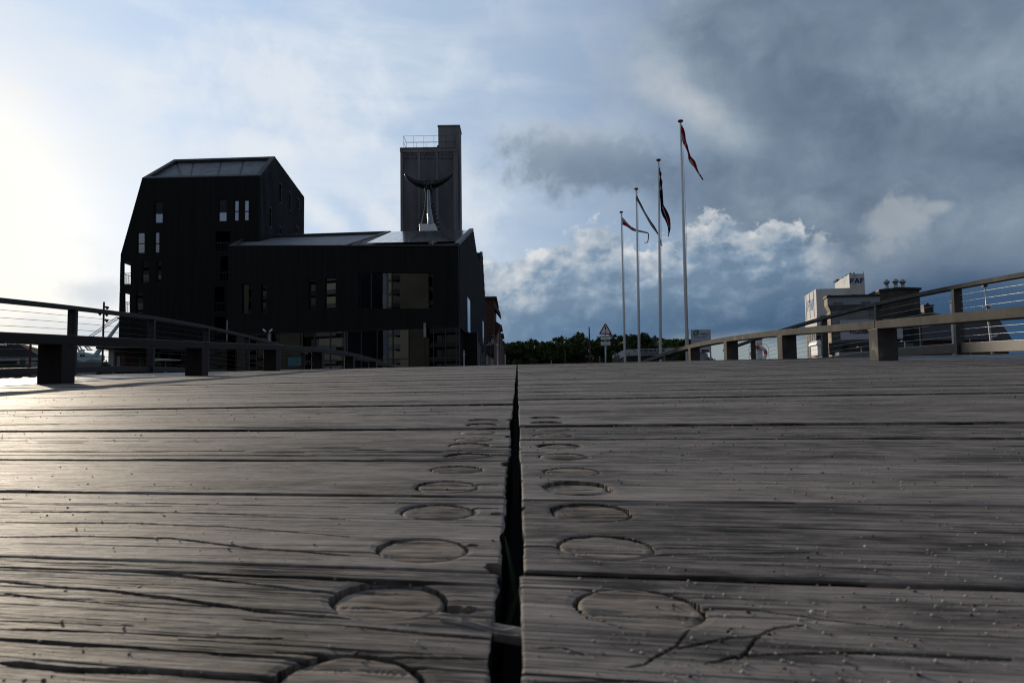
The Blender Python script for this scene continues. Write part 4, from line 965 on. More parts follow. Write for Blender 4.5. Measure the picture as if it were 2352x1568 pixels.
p0, p1 = cp(438, 1398, 3.4), cp(630, 1370, 3.4); obj('plinth', MB().box((p0.x, p0.y, p0.z-1), (p1.x, p0.y+6, p1.z)), M_white, sc, bevel=.05)

# ------------------------------------------------------------------ street behind the black building
def gable_box(name, x0, x1, y0, y1, zt, material, label, cat='building', roof=None, cornice=0.0, group=None):
    t = thing(name, ((x0+x1)/2, y0, ZG), label, cat, group)
    mb = MB().box((x0, y0, ZG), (x1, y1, zt)); obj('wall', mb, material, t)
    return t
Bx = lambda zx, zy, Y: at(*ZB(zx, zy), Y)
p = Bx(372, 225, 112); q = Bx(60, 225, 112)
t = gable_box('brick_building', q.x-8, p.x, 112, 124, p.z, M_brick, 'tall red brick building end showing right of the black building', group=None)
mb = MB(); mb.box((q.x-8, 111.7, p.z), (p.x+.4, 124.4, p.z+.35)); mb.prism([(p.x, 112, p.z-.1), (p.x+.8, 116, p.z-1.5), (p.x+.8, 116, p.z-2.0), (p.x, 112, p.z-1.2)], (0, 6, 0)); obj('cornice', mb, M_brickd, t)
c = Bx(395, 780, 116); obj('bay', MB().prism([(c.x-.8, 114, c.z+1.4), (c.x+.9, 114, c.z+.2), (c.x, 114, c.z-1.8), (c.x-.8, 114, c.z-2)], (0, 3, 0)), M_brickd, t)
c0, c1 = Bx(390, 440, 115), Bx(390, 730, 115); obj('down_pipe', MB().box((c0.x-.12, 115, c1.z), (c0.x+.12, 115.3, c0.z)), M_plaster, t)
p = Bx(190, 1000, 104); q = Bx(372, 1000, 104); zt_ = Bx(200, 1075, 104).z
t = thing('gabled_house', (p.x, 104, ZG), 'small grey plastered house with white trimmed gable beside the brick building', 'house')
ap = Bx(340, 925, 104); 
mb = MB().prism([(p.x, 104, ZG), (q.x, 104, ZG), (q.x, 104, Bx(370, 1090, 104).z), (ap.x, 104, ap.z), (Bx(262, 1080, 104).x, 104, Bx(262, 1080, 104).z), (p.x, 104, zt_)], (0, 6, 0)); obj('wall', mb, M_brick, t)
mb = MB()
a, b = Bx(258, 1130, 103.9), Bx(332, 1070, 103.9); mb.box((a.x, 103.8, a.z), (b.x, 103.98, b.z))
a, b = Bx(215, 1510, 103.9), Bx(258, 1110, 103.9); mb.box((a.x, 103.8, a.z), (b.x, 103.98, b.z))
a, b = Bx(268, 1350, 103.9), Bx(365, 1450, 103.9); mb.prism([(a.x, 103.8, a.z), (b.x, 103.8, b.z+.3), (b.x, 103.8, b.z-.5), (a.x, 103.8, a.z-1.2)], (0, .18, 0))
a, b = Bx(332, 930, 103.9), Bx(358, 1030, 103.9); mb.prism([(a.x, 103.8, a.z), (a.x+.3, 103.8, a.z), (b.x, 103.8, b.z-.6), (b.x-.35, 103.8, b.z-.4)], (0, .18, 0))
obj('trim', mb, M_plaster, t)
mb = MB(); a, b = Bx(190, 985, 103.8), Bx(270, 960, 103.8); mb.box((a.x-1, 103.5, a.z-2.2), (b.x+.5, 104.6, b.z-1.2)); mb.box((a.x-1, 103.4, a.z), (a.x+1.2, 104, a.z+.3)); obj('roof', mb, M_slate, t)
for (x0, x1) in ((275, 290), (300, 318), (345, 358)):
    a, b = Bx(x0, 1330, 103.9), Bx(x1, 1150, 103.9); wn = obj('window', MB().box((a.x, 103.85, a.z), (b.x, 103.99, b.z)), M_frame, t)
spec = [((400, 483), 780, 128, M_brick, 'narrow brick and grey rendered street front with a pale pipe', [(430, 470, M_plaster)]), ((483, 525), 940, 150, M_brickd, 'dark brick street front beyond the grey rendered one', [(500, 512, M_plaster)]),
        ((520, 545), 1080, 172, M_slate, 'distant dark gable at the far end of the street', [(530, 537, M_plaster)]), ((545, 580), 1200, 196, M_slate, 'lowest dark shed at the far end of the street', [(562, 568, M_brickd)])]
for (x0, x1), zy, Y, mm, lab, strips in spec:
    a, b = Bx(x0-60, zy, Y), Bx(x1, zy, Y); t = gable_box('street_building', a.x, b.x, Y, Y+9, b.z, mm, lab)
    obj('cornice', MB().box((a.x, Y-.3, b.z), (b.x+.35, Y+9, b.z+.4)), M_slate, t)
    for s0, s1, sm in strips:
        c0, c1 = Bx(s0, zy, Y), Bx(s1, zy+40, Y); obj('render_strip', MB().box((c0.x, Y-.12, ZG), (c1.x, Y-.01, c1.z)), sm, t)
    for k in range(3):
        zz = b.z-2.2-k*3; w0 = Bx((x0+x1)/2-6, zy, Y).x
        if zz > ZG+1: obj('window', MB().box((b.x-1.4, Y-.1, zz-1.3), (b.x-.7, Y-.02, zz)), M_glassd, t)
def lamp(zx0, zyb, zyt, Y, f, label, kind, h=None):
    a, b = at(*f(zx0, zyb), Y), at(*f(zx0, zyt), Y); t = thing('street_lamp', (a.x, Y, ZG), label, 'street lamp')
    obj('pole', MB().tube([(b.x, Y, ZG), b], [.06, .035], 10), M_steel if kind != 'dark' else M_steeld, t, smooth=True)
    if kind == 'globe': obj('lamp_globe', MB().lathe((b.x, Y, b.z), [(.03, 0), (.08, .04), (.11, .11), (.08, .18), (.02, .21)], 14), M_white, t, smooth=True)
    elif kind == 'arm':
        obj('arm', MB().tube([b, b+Vector((-.05, 0, .12)), b+Vector((-.30, 0, .13))], .02, 8), M_steel, t, smooth=True)
        obj('lamp_head', MB().lathe((b.x-.33, Y, b.z+.08), [(.10, 0), (.09, .04), (.05, .08), (.02, .10)], 14), M_white, t, smooth=True)
    else:
        obj('arm', MB().tube([b+Vector((-.08, 0, 0)), b+Vector((.2, 0, .05))], .025, 8), M_steeld, t, smooth=True)
        obj('lamp_head', MB().lathe((b.x+.15, Y, b.z), [(.15, 0), (.14, .05), (.05, .13)], 14), M_steeld, t, smooth=True)
    return t
lamp(288, 1510, 885, 80, ZB, 'dark hooded street lamp in front of the grey gabled house', 'dark')
lamp(436, 1510, 1140, 90, ZB, 'street lamp with white globe in front of the narrow brick street front', 'globe')
c = Bx(590, 1310, 100); obj('pole', MB().tube([(c.x, 100, ZG), c], .09, 8), M_steel, None, label='plain pale pole at the street end left of the trees', cat='pole')
c = at(*Z3(1632, 1370), 56); mb = MB().tube([(c.x, 56, ZG), c], .05, 8); mb.tube([(c.x-.12, 56, c.z-.3), (c.x+.12, 56, c.z-.3)], .03, 6); mb.tube([(c.x, 56, c.z-1.4), (c.x, 56, c.z-1.1)], .08, 8)
obj('pole', mb, M_steel, None, label='slim grey post with small crosspiece in front of the glazed corner', cat='pole')
# ------------------------------------------------------------------ wood on the horizon
def leaf_mesh(name, R, H, n, seed, size):
    r = np.random.default_rng(seed); nc = 34
    ca = r.random(nc)*6.28; cz = r.random(nc)**.8; rad = np.sqrt(np.clip(1-(cz*1.25-.35)**2, .05, 1))*R*(.35+.65*r.random(nc)**.5)
    C_ = np.stack([np.cos(ca)*rad, np.sin(ca)*rad, H*(.34+.62*cz)], -1); cr = R*(.15+.20*r.random(nc))
    k = r.integers(0, nc, n); d = r.normal(size=(n, 3)); d /= np.linalg.norm(d, axis=1)[:, None]
    P_ = C_[k]+d*(cr[k]*(.65+.4*r.random(n)))[:, None]*np.array([1, 1, .72]); 
    a = r.normal(size=(n, 3)); a /= np.linalg.norm(a, axis=1)[:, None]; b = np.cross(a, r.normal(size=(n, 3))); b /= np.linalg.norm(b, axis=1)[:, None]
    s = (size*(.5+r.random(n)))[:, None]; V = np.stack([P_-a*s, P_+b*s*.6, P_+a*s, P_-b*s*.6], 1).reshape(-1, 3)
    F = np.arange(n*4).reshape(-1, 4); 
    me = bpy.data.meshes.new(name); me.vertices.add(len(V)); me.vertices.foreach_set('co', V.astype(np.float32).ravel()); me.loops.add(n*4); me.loops.foreach_set('vertex_index', F.astype(np.int32).ravel())
    me.polygons.add(n); me.polygons.foreach_set('loop_start', np.arange(0, n*4, 4, dtype=np.int32)); me.polygons.foreach_set('loop_total', np.full(n, 4, dtype=np.int32)); me.update(calc_edges=True)
    return me
M_leaf = mat('dark foliage', (.038, .060, .018), .75, 0, .45, .35, 0, 5, .2)
M_leaf2 = mat('brighter foliage', (.06, .10, .022), .7, 0, .4, .35, 0, 5, .2)
M_bark = mat('bark', (.06, .045, .035), .9, 0, .3, 2)
crowns = [leaf_mesh('crown%d' % i, 8.0, 20, 5200, 30+i, .55) for i in range(4)]
for c_, m_ in zip(crowns, (M_leaf, M_leaf2, M_leaf, M_leaf)): c_.materials.append(m_)
tops = [(1160,795),(1180,786),(1205,790),(1228,782),(1250,787),(1272,779),(1295,784),(1318,777),(1338,772),(1360,783),(1382,788),(1404,778),(1424,776),(1447,781),(1466,773),(1490,780),(1510,786),(1532,777),(1552,779),(1572,789),(1588,800)]
side = ['leftmost', 'dark', 'low', 'broad', 'ragged', 'full', 'rounded', 'high topped']
where = ['beside the far street end', 'right of the street end', 'second clump right of the street', 'under the darkest cloud', 'left of the thin dark mast', 'just left of the thin dark mast', 'behind the thin dark mast', 'right of the thin dark mast', 'left of the warning sign', 'behind the warning sign', 'right of the warning sign', 'left of the farthest flagpole', 'behind the farthest flagpole', 'right of the farthest flagpole', 'between the second and third flagpoles', 'behind the third flagpole', 'beside the folded black parasol', 'bright green behind the nearest flagpole', 'left of the info board', 'low, behind the info board', 'lowest, right behind the info board']
proto_t = {}
for i, (px, py) in enumerate(tops):
    Y = 238+random.uniform(-10, 14); p = at(px, py+random.uniform(-3, 6), Y); h = (p.z-ZG)/20.0; wd = random.uniform(.78, 1.1)*max(h, .55)
    if px in (1532, 1552): k = 1
    else: k = random.choice([0, 2, 3])
    t = thing('tree', (p.x, Y, ZG), 'leafy tree in the dark wood, '+where[i], 'tree', 'trees of the wood on the horizon')
    t.scale = (wd, wd, h); t.rotation_euler.z = random.uniform(0, 6)
    cr_ = bpy.data.objects.new('crown', crowns[k]); COL.objects.link(cr_); cr_.parent = t
    if 'trunk' not in proto_t:
        mb = MB().tube([(0, 0, 0), (.2, 0, 5), (-.1, .2, 10), (.1, 0, 15)], [.55, .42, .28, .1], 8)
        for (a_, z_) in ((.3, 6), (2.2, 7.5), (4.1, 8.5), (5.2, 10)): mb.tube([(0, 0, z_), (math.cos(a_)*2.6, math.sin(a_)*2.6, z_+3), (math.cos(a_)*4.4, math.sin(a_)*4.4, z_+5.4)], [.22, .14, .05], 6)
        o_ = obj('trunk', mb, M_bark, None); proto_t['trunk'] = o_.data; o_.parent = t
    else:
        o_ = bpy.data.objects.new('trunk', proto_t['trunk']); COL.objects.link(o_); o_.parent = t
# shaded mass of wood behind the front trees
V_, F_ = [], []; n0 = 0
for i in range(26):
    me = crowns[i % 4]; co = np.empty(len(me.vertices)*3, np.float32); me.vertices.foreach_get('co', co); co = co.reshape(-1, 3)[:len(me.vertices)//2//4*4]
    p = at(1150+i*18+random.uniform(-5, 5), 810+random.uniform(-4, 4)+ (8 if i > 22 else 0), 275); h = (p.z-ZG)/20
    V_.append(co*np.array([1.1*h, 1.1*h, h])+np.array([p.x, 268+random.uniform(0, 12), ZG])); m_ = len(co); F_.append(np.arange(m_).reshape(-1, 4)+n0); n0 += m_
fo = np_mesh('woodland', np.concatenate(V_), np.concatenate(F_), M_leaf, smooth=False); tag(fo, 'continuous dark wood rising behind the front row of trees', 'woodland', kind='stuff')
# low hill under the wood
mb = MB(); xs_ = np.linspace(-60, 120, 20); V = []
for x in xs_: V += [(x, 226, ZG+.02), (x, 262, ZG+8.5+2*math.sin(x*.05)), (x, 330, ZG+9.5+2*math.sin(x*.06)), (x, 420, ZG)]
mb.add(V, [(i*4+k, i*4+4+k, i*4+5+k, i*4+1+k) for i in range(19) for k in range(3)]); obj('hill', mb, mat('dark grass', (.02, .03, .012), .95, 0, .4, .3), kind='structure')  # one plain dark green for the whole hill
def bush(px, py, Y, w_, label, dens=900, ml=M_leaf):
    p = at(px, py, Y); me = leaf_mesh('bush', 8.0, 20, dens, int(px), .9); me.materials.append(ml); h = max(.4, p.z-ZG)
    t = thing('shrub', (p.x, Y, ZG), label, 'shrub'); o = bpy.data.objects.new('foliage', me); COL.objects.link(o); o.parent = t; o.scale = (w_/16, w_/16, h/20)
    mb = MB(); 
    for a in (0, 2, 4): mb.tube([(0, 0, 0), (math.cos(a)*w_*.1, math.sin(a)*w_*.1, h*.4), (math.cos(a)*w_*.22, math.sin(a)*w_*.22, h*.75)], [.05, .03, .01], 5)
    s = bpy.data.objects.new('stem', obj('stem', mb, M_bark, None).data); bpy.data.objects.remove(bpy.data.objects[[o2.name for o2 in COL.objects if o2.name.startswith('stem') and o2.parent is None][-1]]); COL.objects.link(s); s.parent = t
    return t
bush(*ZL(375, 505), 42, .6, 'grey leafy shrub in front of the green shed wall', 1300, mat('grey green leaves', (.09, .09, .07), .8, 0, .4, .6))
bush(*ZL(1790, 520), 52, .7, 'dark conifer shrub at the foot of the floodlight pole')
bush(*ZL(1680, 610), 50, .35, 'low round shrub left of the floodlight pole')
bush(*Z5(1775, 1060), 60, .45, 'dark potted shrub against the tall black building, left of the table')
bush(*Z5(1960, 1015), 61, .9, 'large dark shrub by the table in front of the tall black building')
bush(*ZI(790, 740), 60, .35, 'small dark shrub low beside the info board', 500)

# ------------------------------------------------------------------ flagpoles
def pole(Y, xt, yt, xb, yb, label):
    a = at(xb, yb, Y); b = at(xt, yt, Y); base = Vector((a.x, Y, ZG)); b = Vector((b.x, Y, b.z))
    # straight pole through both sighted points
    k = (b.z-ZG)/(b.z-a.z); base = b+(a-b)*k; base.y = Y
    t = thing('flagpole', base, label, 'flagpole', 'white flagpoles with red knobs')
    obj('pole', MB().tube([base, base.lerp(b, .5), b], [.062, .052, .030], 14), M_white, t, smooth=True)
    obj('knob', MB().lathe(b, [(.02, -.01), (.07, .0), (.095, .035), (.085, .065), (.03, .085)], 16), M_red, t, smooth=True)
    mb = MB().tube([b+Vector((.05, -.03, -.1)), b.lerp(base, .4)+Vector((.075, -.05, 0)), b.lerp(base, .75)+Vector((.02, -.09, 0)), base+Vector((.08, -.06, 1.2))], .0045, 5); obj('halyard', mb, M_steeld, t)
    return t
pole(25.5, 1563, 281, 1579, 825, 'tallest, nearest white flagpole with red knob and halyard')
pole(29.7, 1512.5, 370, 1517.5, 825, 'second nearest white flagpole, standing left of the tallest one')
pole(33.7, 1461.5, 436, 1468.5, 825, 'third white flagpole, second from the left in the row')
pole(37.9, 1427, 489, 1435.5, 829, 'farthest, shortest looking white flagpole at the left of the row')
M_fw = mat('white flag cloth', (.50, .50, .50), .8, 0, .1, 5); M_fr = mat('red flag cloth', (.42, .03, .035), .8, 0, .15, 5); M_fb = mat('navy flag cloth', (.012, .02, .055), .8, 0, .2, 5)
for m_, c_ in ((M_fw, (.7, .7, .7)), (M_fr, (.65, .045, .04)), (M_fb, (.02, .03, .08))): add_translucency(m_, c_)
def flag(Y, rows, cols, label, fold=.05):
    """rows: (xl, xr, y) in the flag zoom; cols(i, j, n, m) -> material index"""
    nj = 9; V = []; MI = []
    for i, (xl, xr, y) in enumerate(rows):
        xl, xr = xl-.10*(xr-xl), xr+.16*(xr-xl)+1.5
        for j in range(nj):
            t = j/(nj-1); p = at(*ZF(xl+(xr-xl)*t, y), Y); p.y += fold*math.sin(t*9+i*.35)*(1 if i > 1 else .4); V.append(p)
    n = len(rows); F = []
    for i in range(n-1):
        for j in range(nj-1): F.append((i*nj+j, i*nj+j+1, (i+1)*nj+j+1, (i+1)*nj+j)); MI.append(cols(i/(n-1), j/(nj-2)))
    N = len(V); V2 = [v+Vector((0, .004, 0)) for v in V]
    mb = MB(); mb.add(V+V2, F+[tuple(N+k for k in f[::-1]) for f in F]); mb.m = MI+MI
    o = obj('flag', mb, [M_fr, M_fw, M_fb], None, smooth=True, recalc=False, label=label, cat='flag', group='flags hanging from the flagpoles'); return own(o, V[0])
def dense(rows, n=4):
    out = []
    for (a, b) in zip(rows[:-1], rows[1:]):
        for k in range(n): t = k/n; out.append(tuple(a[q]+(b[q]-a[q])*t for q in range(3)))
    return out+[rows[-1]]
flag(25.4, dense([(853,856,165),(857,876,215),(860,888,260),(861,898,300),(862,905,340),(882,910,372),(903,920,410),(914,932,450),(928,952,500),(936,975,540),(950,992,570),(972,1012,610),(1000,1030,650),(1030,1048,690),(1056,1062,720),(1066,1071,740),(1080,1087,765),(1094,1101,780),(1092,1096,787)]),
     lambda u, v: 1 if (u < .24 and u > .12 and v < .45) or (.25 < u < .28 and v > .3) or (.29 < u < .33 and v < .4) or (.52 < u < .78 and v < .30) else (2 if u > .86 else 0), 'red flag with white cross drooping from the tallest flagpole')
flag(29.6, dense([(606,609,640),(610,615,680),(612,629,720),(613,624,750),(613,640,800),(613,635,860),(616,640,930),(618,645,990),(622,652,1060),(630,682,1120),(650,705,1180),(672,718,1220),(690,728,1270),(705,732,1320),(711,724,1360),(710,715,1390),(706,712,1418)]),
     lambda u, v: (0 if (.28 < u < .31) or (u > .62 and .55 < v < .8) else (1 if (.31 < u < .33 and v < .8) or (u > .5 and u < .8 and .3 < v < .5) else 2)), 'dark navy flag with red and white cross lines hanging on the second nearest pole', .04)
flag(33.6, dense([(346,357,960),(346,372,1000),(376,394,1040),(396,416,1080),(415,436,1120),(438,460,1160),(464,486,1205),(490,512,1250),(520,546,1300),(552,574,1345),(584,600,1390),(606,616,1425),(622,628,1460),(622,629,1500),(634,643,1522)], 3),
     lambda u, v: 2 if v > .6 or u > .8 else 1, 'thin white and dark flag blowing diagonally from the third flagpole', .03)
fr = [(193,196,1200,1285),(215,218,1215,1292),(240,243,1245,1300),(270,272,1280,1320),(300,302,1308,1345),(330,332,1325,1358),(352,354,1340,1362),(400,401,1352,1374),(440,441,1360,1380),(474,474,1367,1384)]
def flag1():
    V = []; MI = []; nj = 7; Y = 37.8; R_S = [((a, t), (a, b)) for a, _, t, b in fr]+[((494, 1380), (482, 1384)), ((495, 1420), (483, 1418)), ((492, 1450), (482, 1446)), ((482, 1478), (474, 1470)), ((470, 1492), (466, 1484)), ((440, 1491), (442, 1487))]
    for i, (a, b) in enumerate(R_S):
        for j in range(nj): t = j/(nj-1); p = at(*ZF(a[0]+(b[0]-a[0])*t, a[1]+(b[1]-a[1])*t), Y); p.y += .06*math.sin(t*6+i*.7); V.append(p)
    n = len(R_S); F = []
    for i in range(n-1):
        for j in range(nj-1):
            u, v = i/(n-1), j/(nj-2); F.append((i*nj+j, i*nj+j+1, (i+1)*nj+j+1, (i+1)*nj+j)); MI.append((0 if v > .55 else 1) if u < .55 else (1 if v < .7 else 2))
            if .12 < u < .24 and .35 < v < .75: MI[-1] = 1-MI[-1] if MI[-1] < 2 else 2
    N = len(V); mb = MB(); mb.add(V+[v+Vector((0, .004, 0)) for v in V], F+[tuple(N+k for k in f[::-1]) for f in F]); mb.m = MI+MI
    own(obj('flag', mb, [M_fr, M_fw, M_fb], None, smooth=True, recalc=False, label='red and white flag streaming sideways from the farthest flagpole', cat='flag', group='flags hanging from the flagpoles'), V[0])
flag1()

# ------------------------------------------------------------------ mast, posts, warning sign
def S_(zx, zy, Y): return at(*ZS(zx, zy), Y)
a, b = S_(128, 1130, 60), S_(108, 242, 60)
t = thing('ship_mast', (a.x, 60, ZG), 'thin dark mast with crosspiece standing in front of the wood', 'mast')
obj('mast', MB().tube([(a.x, 60, ZG), a, b], [.085, .08, .042], 10), M_bark, t, smooth=True)
obj('yard', MB().tube([S_(10, 1005, 60), S_(60, 1018, 60), S_(150, 1018, 60), S_(205, 1000, 60)], .022, 8), M_steel, t, smooth=True)
obj('lantern', MB().lathe(S_(95, 905, 59.7), [(.02, 0), (.04, .03), (.04, .18), (.01, .2)], 10), M_steel, t, smooth=True)
obj('base_block', MB().box((a.x-.22, 59.8, ZG), (a.x+.24, 60.2, a.z+.02)), M_claddark, t)
p = S_(212, 1075, 59.5); o = obj('fender', MB().lathe(p+Vector((0, 0, -.11)), [(.01, 0), (.06, .04), (.075, .10), (.055, .16), (.01, .22)], 12), mat('faded orange buoy', (.30, .09, .06), .7), None, smooth=True, label='small faded orange buoy hanging beside the dark mast', cat='buoy'); own(o, p)
p = S_(388, 1005, 50); own(obj('bollard_post', MB().tube([(p.x, 50, ZG), p], .018, 8), M_plaster, None, smooth=True, label='short thin pale post between the mast and the warning sign', cat='post'), (p.x, 50, ZG))
p = at(*zmap(1800, 1150, 2.138)(865, 620), 60); own(obj('bollard_post', MB().tube([(p.x, 60, ZG), p], .025, 8), M_plaster, None, smooth=True, label='stubby pale post peeking over the crest in front of the wood', cat='post'), (p.x, 60, ZG))
p = at(*zmap(1800, 1150, 2.138)(982, 530), 80); own(obj('bollard_post', MB().tube([(p.x, 80, ZG), p], .07, 8), M_bark, None, smooth=True, label='dim dark wooden post in front of the wood, left of the mast', cat='post'), (p.x, 80, ZG))
DW = 42.0; c = S_(535, 1180, DW)
t = thing('warning_sign', (c.x, DW, ZG), 'red and white triangular warning sign with exclamation mark above two small text plates', 'sign')
obj('post', MB().tube([(c.x, DW+.06, ZG), (S_(533, 250, DW).x, DW+.06, S_(533, 250, DW).z)], .042, 12), M_steel, t, smooth=True)
def tri(scale, y, col, th, rnd):
    A = [S_(533, 128, DW), S_(352, 440, DW), S_(716, 440, DW)]; ct = sum(A, Vector())/3
    P_ = []
    for i in range(3):
        v = ct+(A[i]-ct)*scale; e1 = (A[i-1]-A[i]).normalized(); e2 = (A[(i+1) % 3]-A[i]).normalized(); r = rnd
        for k in range(6):
            tt = k/5; q0 = v+e1*r*(1-tt)**2+e2*r*tt**2; P_.append(q0)
    return MB().prism([Vector((q.x, y, q.z)) for q in P_], (0, th, 0))
obj('sign_face', tri(1.0, DW-.02, M_red, .02, .12), M_red, t)
obj('sign_centre', tri(.68, DW-.026, M_white, .005, .02), M_white, t)
mk = MB(); e = lambda zx, zy: Vector((S_(zx, zy, DW).x, DW-.031, S_(zx, zy, DW).z))
mk.prism([e(515, 250), e(522, 236), e(533, 232), e(545, 236), e(552, 250), e(550, 280), e(538, 338), e(528, 338), e(516, 280)], (0, .004, 0))
mk.prism([e(531+17*math.cos(k*.524), 373+17*math.sin(k*.524)) for k in range(12)], (0, .004, 0)); obj('exclamation_mark', mk, M_black, t)
def plate(y0, y1, x0, x1, rows):
    a, b = S_(x0, y1, DW), S_(x1, y0, DW)
    back = obj('text_plate', MB().box((a.x-.012, DW-.012, a.z-.012), (b.x+.012, DW, b.z+.012)), M_claddark, t, bevel=.006)
    obj('plate_face', MB().box((a.x, DW-.018, a.z), (b.x, DW-.0125, b.z)), M_white, back, bevel=.003)
    for (s_, zy, sz) in rows:
        text_obj(s_, sz, (S_((x0+x1)/2, zy, DW).x, DW-.0195, S_(500, zy, DW).z), (1, 0, 0), back, M_black, bold=.001, extr=.001)
k_ = DW/1794/11.377
plate(468, 580, 412, 658, [('SVAJEOMRÅDE', 500, 34*k_*1.25), ('BÅDE', 548, 34*k_*1.25)]) if False else plate(468, 580, 412, 658, [])
plate(622, 732, 414, 660, [])
# unreadable small print on the plates
def print_rows(rows, parent, mm, y):
    r = random.Random(9); mb = MB()
    for (x0, x1, zy, h) in rows:
        x = x0
        while x < x1:
            w2 = r.uniform(5, 16); a, b = S_(x, zy+h/2, DW), S_(min(x+w2, x1), zy-h/2*r.uniform(.6, 1), DW); mb.box((a.x, y, a.z), (b.x, y+.002, b.z)); x += w2+r.uniform(2.5, 5)
    return obj('lettering', mb, mm, parent)
tp = [o for o in t.children if o.name.startswith('text_plate')]
print_rows([(428, 645, 500, 20), (485, 585, 547, 20)], tp[0], M_black, DW-.0205); print_rows([(442, 632, 640, 15), (432, 640, 676, 15), (424, 650, 711, 15)], tp[1], M_black, DW-.0205)

# ------------------------------------------------------------------ pavilion with banner, parasol
DP = 46.0
pv = thing('pavilion', (S_(1500, 1100, DP).x, DP, ZG), 'low dark timber pavilion wrapped in a pale printed banner', 'pavilion')
FPv = Pl(S_(1060, 1000, DP).x, DP, 1, .02); ps = lambda zx, zy: FPv.sz(*ZS(zx, zy))
c0 = ps(1060, 840); far = S_(725, 975, DP+7.5); SPv = Pl(FPv.pt(c0[0], 0).x, DP, far.x-FPv.pt(c0[0], 0).x, 7.5)
mb = MB(); mb.slab(FPv, c0[0], ps(2420, 800)[0], ZG, ps(1060, 1000)[1], -.4, -.05); L7 = SPv.sz(*ZS(727, 1000))[0]
mb.slab(SPv, 0, L7, ZG, SPv.sz(*ZS(1040, 1010))[1], -.4 , -.05)
mb.box((S_(1080, 900, DP).x, DP+.4, ZG), (S_(2400, 900, DP).x, DP+7, ps(1060, 900)[1])); obj('wall', mb, mat('dark timber wall', (.028, .022, .018), .85, 0, .4, 4, .2, 20, stretch=(8, 8, .3)), pv)
rr = random.Random(2)
def banner(pl, pts_top, pts_bot, nseg, parent, seed):
    V = []; n = nseg; r = random.Random(seed)
    for i in range(n+1):
        t = i/n; a = pts_top[0][0]+(pts_top[1][0]-pts_top[0][0])*t; zt_ = pts_top[0][1]+(pts_top[1][1]-pts_top[0][1])*t; zb_ = pts_bot[0][1]+(pts_bot[1][1]-pts_bot[0][1])*t+r.uniform(-.02, .02)
        for j in range(6): s = j/5; V.append(pl.pt(a, zb_+(zt_-zb_)*s+ (r.uniform(-.015, .015) if j == 5 else 0), .03+r.uniform(-.02, .02)*(1 if 0 < j < 5 else .3)))
    F = [(i*6+j, (i+1)*6+j, (i+1)*6+j+1, i*6+j+1) for i in range(n) for j in range(5)]
    N = len(V); V += [v-pl.n*.015 for v in V]; F += [tuple(N+k for k in f[::-1]) for f in F]
    return obj('banner', MB().add(V, F), mat('printed banner cloth', (.40, .41, .44), .8, 0, .12, 1.2), parent, smooth=False)
bn = banner(FPv, (ps(1060, 830), ps(2340, 795)), (ps(1060, 1000), ps(2340, 975)), 26, pv, 3)
bs = banner(SPv, (SPv.sz(*ZS(1055, 838)), SPv.sz(*ZS(727, 978))), (SPv.sz(*ZS(1055, 1008)), SPv.sz(*ZS(727, 1130))), 12, pv, 5)
M_ink = mat('dark blue print', (.03, .035, .06), .8)
z0 = ps(1700, 900)[1]; zz = ps(1700, 866)[1]; hh = ps(1700, 835)[1]-ps(1700, 900)[1]
text_obj('DEN FEDE BÅD ER I HAVN', hh*1.12, FPv.pt((ps(1385, 868)[0]+ps(2075, 868)[0])/2, zz, .062), FPv.d, bn, M_ink, bold=.012, extr=.002, sx=.80)
r9 = random.Random(4); mb = MB()
x = 1380
while x < 1965:
    w2 = r9.uniform(8, 26); a0_, a1_ = ps(x, 935)[0], ps(x+w2, 935)[0]; zc = ps(x, 938)[1]; mb.slab(FPv, a0_, a1_, zc-.055, zc+.055, .06, .066); x += w2+r9.uniform(5, 12)
for (x0, x1, zy) in ((1115, 1170, 945), (1275, 1320, 868), (2060, 2095, 845)): a_, z_ = ps(x0, zy); mb.slab(FPv, a_, ps(x1, zy)[0], z_-.02, z_+.03, .06, .066)
for (x0, x1) in ((790, 820), (860, 885)): p_, z_ = SPv.sz(*ZS(x1, 1010)); q_ = SPv.sz(*ZS(x0, 1010))[0]; mb.slab(SPv, p_, q_, z_-.25, z_+.25, .06, .066)
obj('lettering', mb, mat('grey print', (.10, .10, .13), .8), bn)
obj('doorway', MB().slab(FPv, ps(1290, 1100)[0], ps(1400, 1100)[0], ZG, ps(1290, 1040)[1], -.049, -.03), M_claddark, pv)
Y = 53; c, tp_ = S_(1850, 800, Y), S_(1822, 445, Y); k5 = Y/1794/11.377
t = thing('parasol', (c.x, Y, ZG), 'folded black parasol standing behind the banner pavilion', 'parasol')
obj('pole', MB().tube([(c.x, Y, ZG), (c.x, Y, c.z+.3)], .03, 8), M_steeld, t, smooth=True)
obj('canopy', MB().tube([S_(x_, y_, Y) for x_, y_ in ((1858, 800), (1856, 740), (1850, 650), (1845, 570), (1840, 520), (1832, 480), (1822, 448))], [q_*k5 for q_ in (50, 46, 38, 30, 34, 24, 4)], 10), M_black, t, smooth=True)

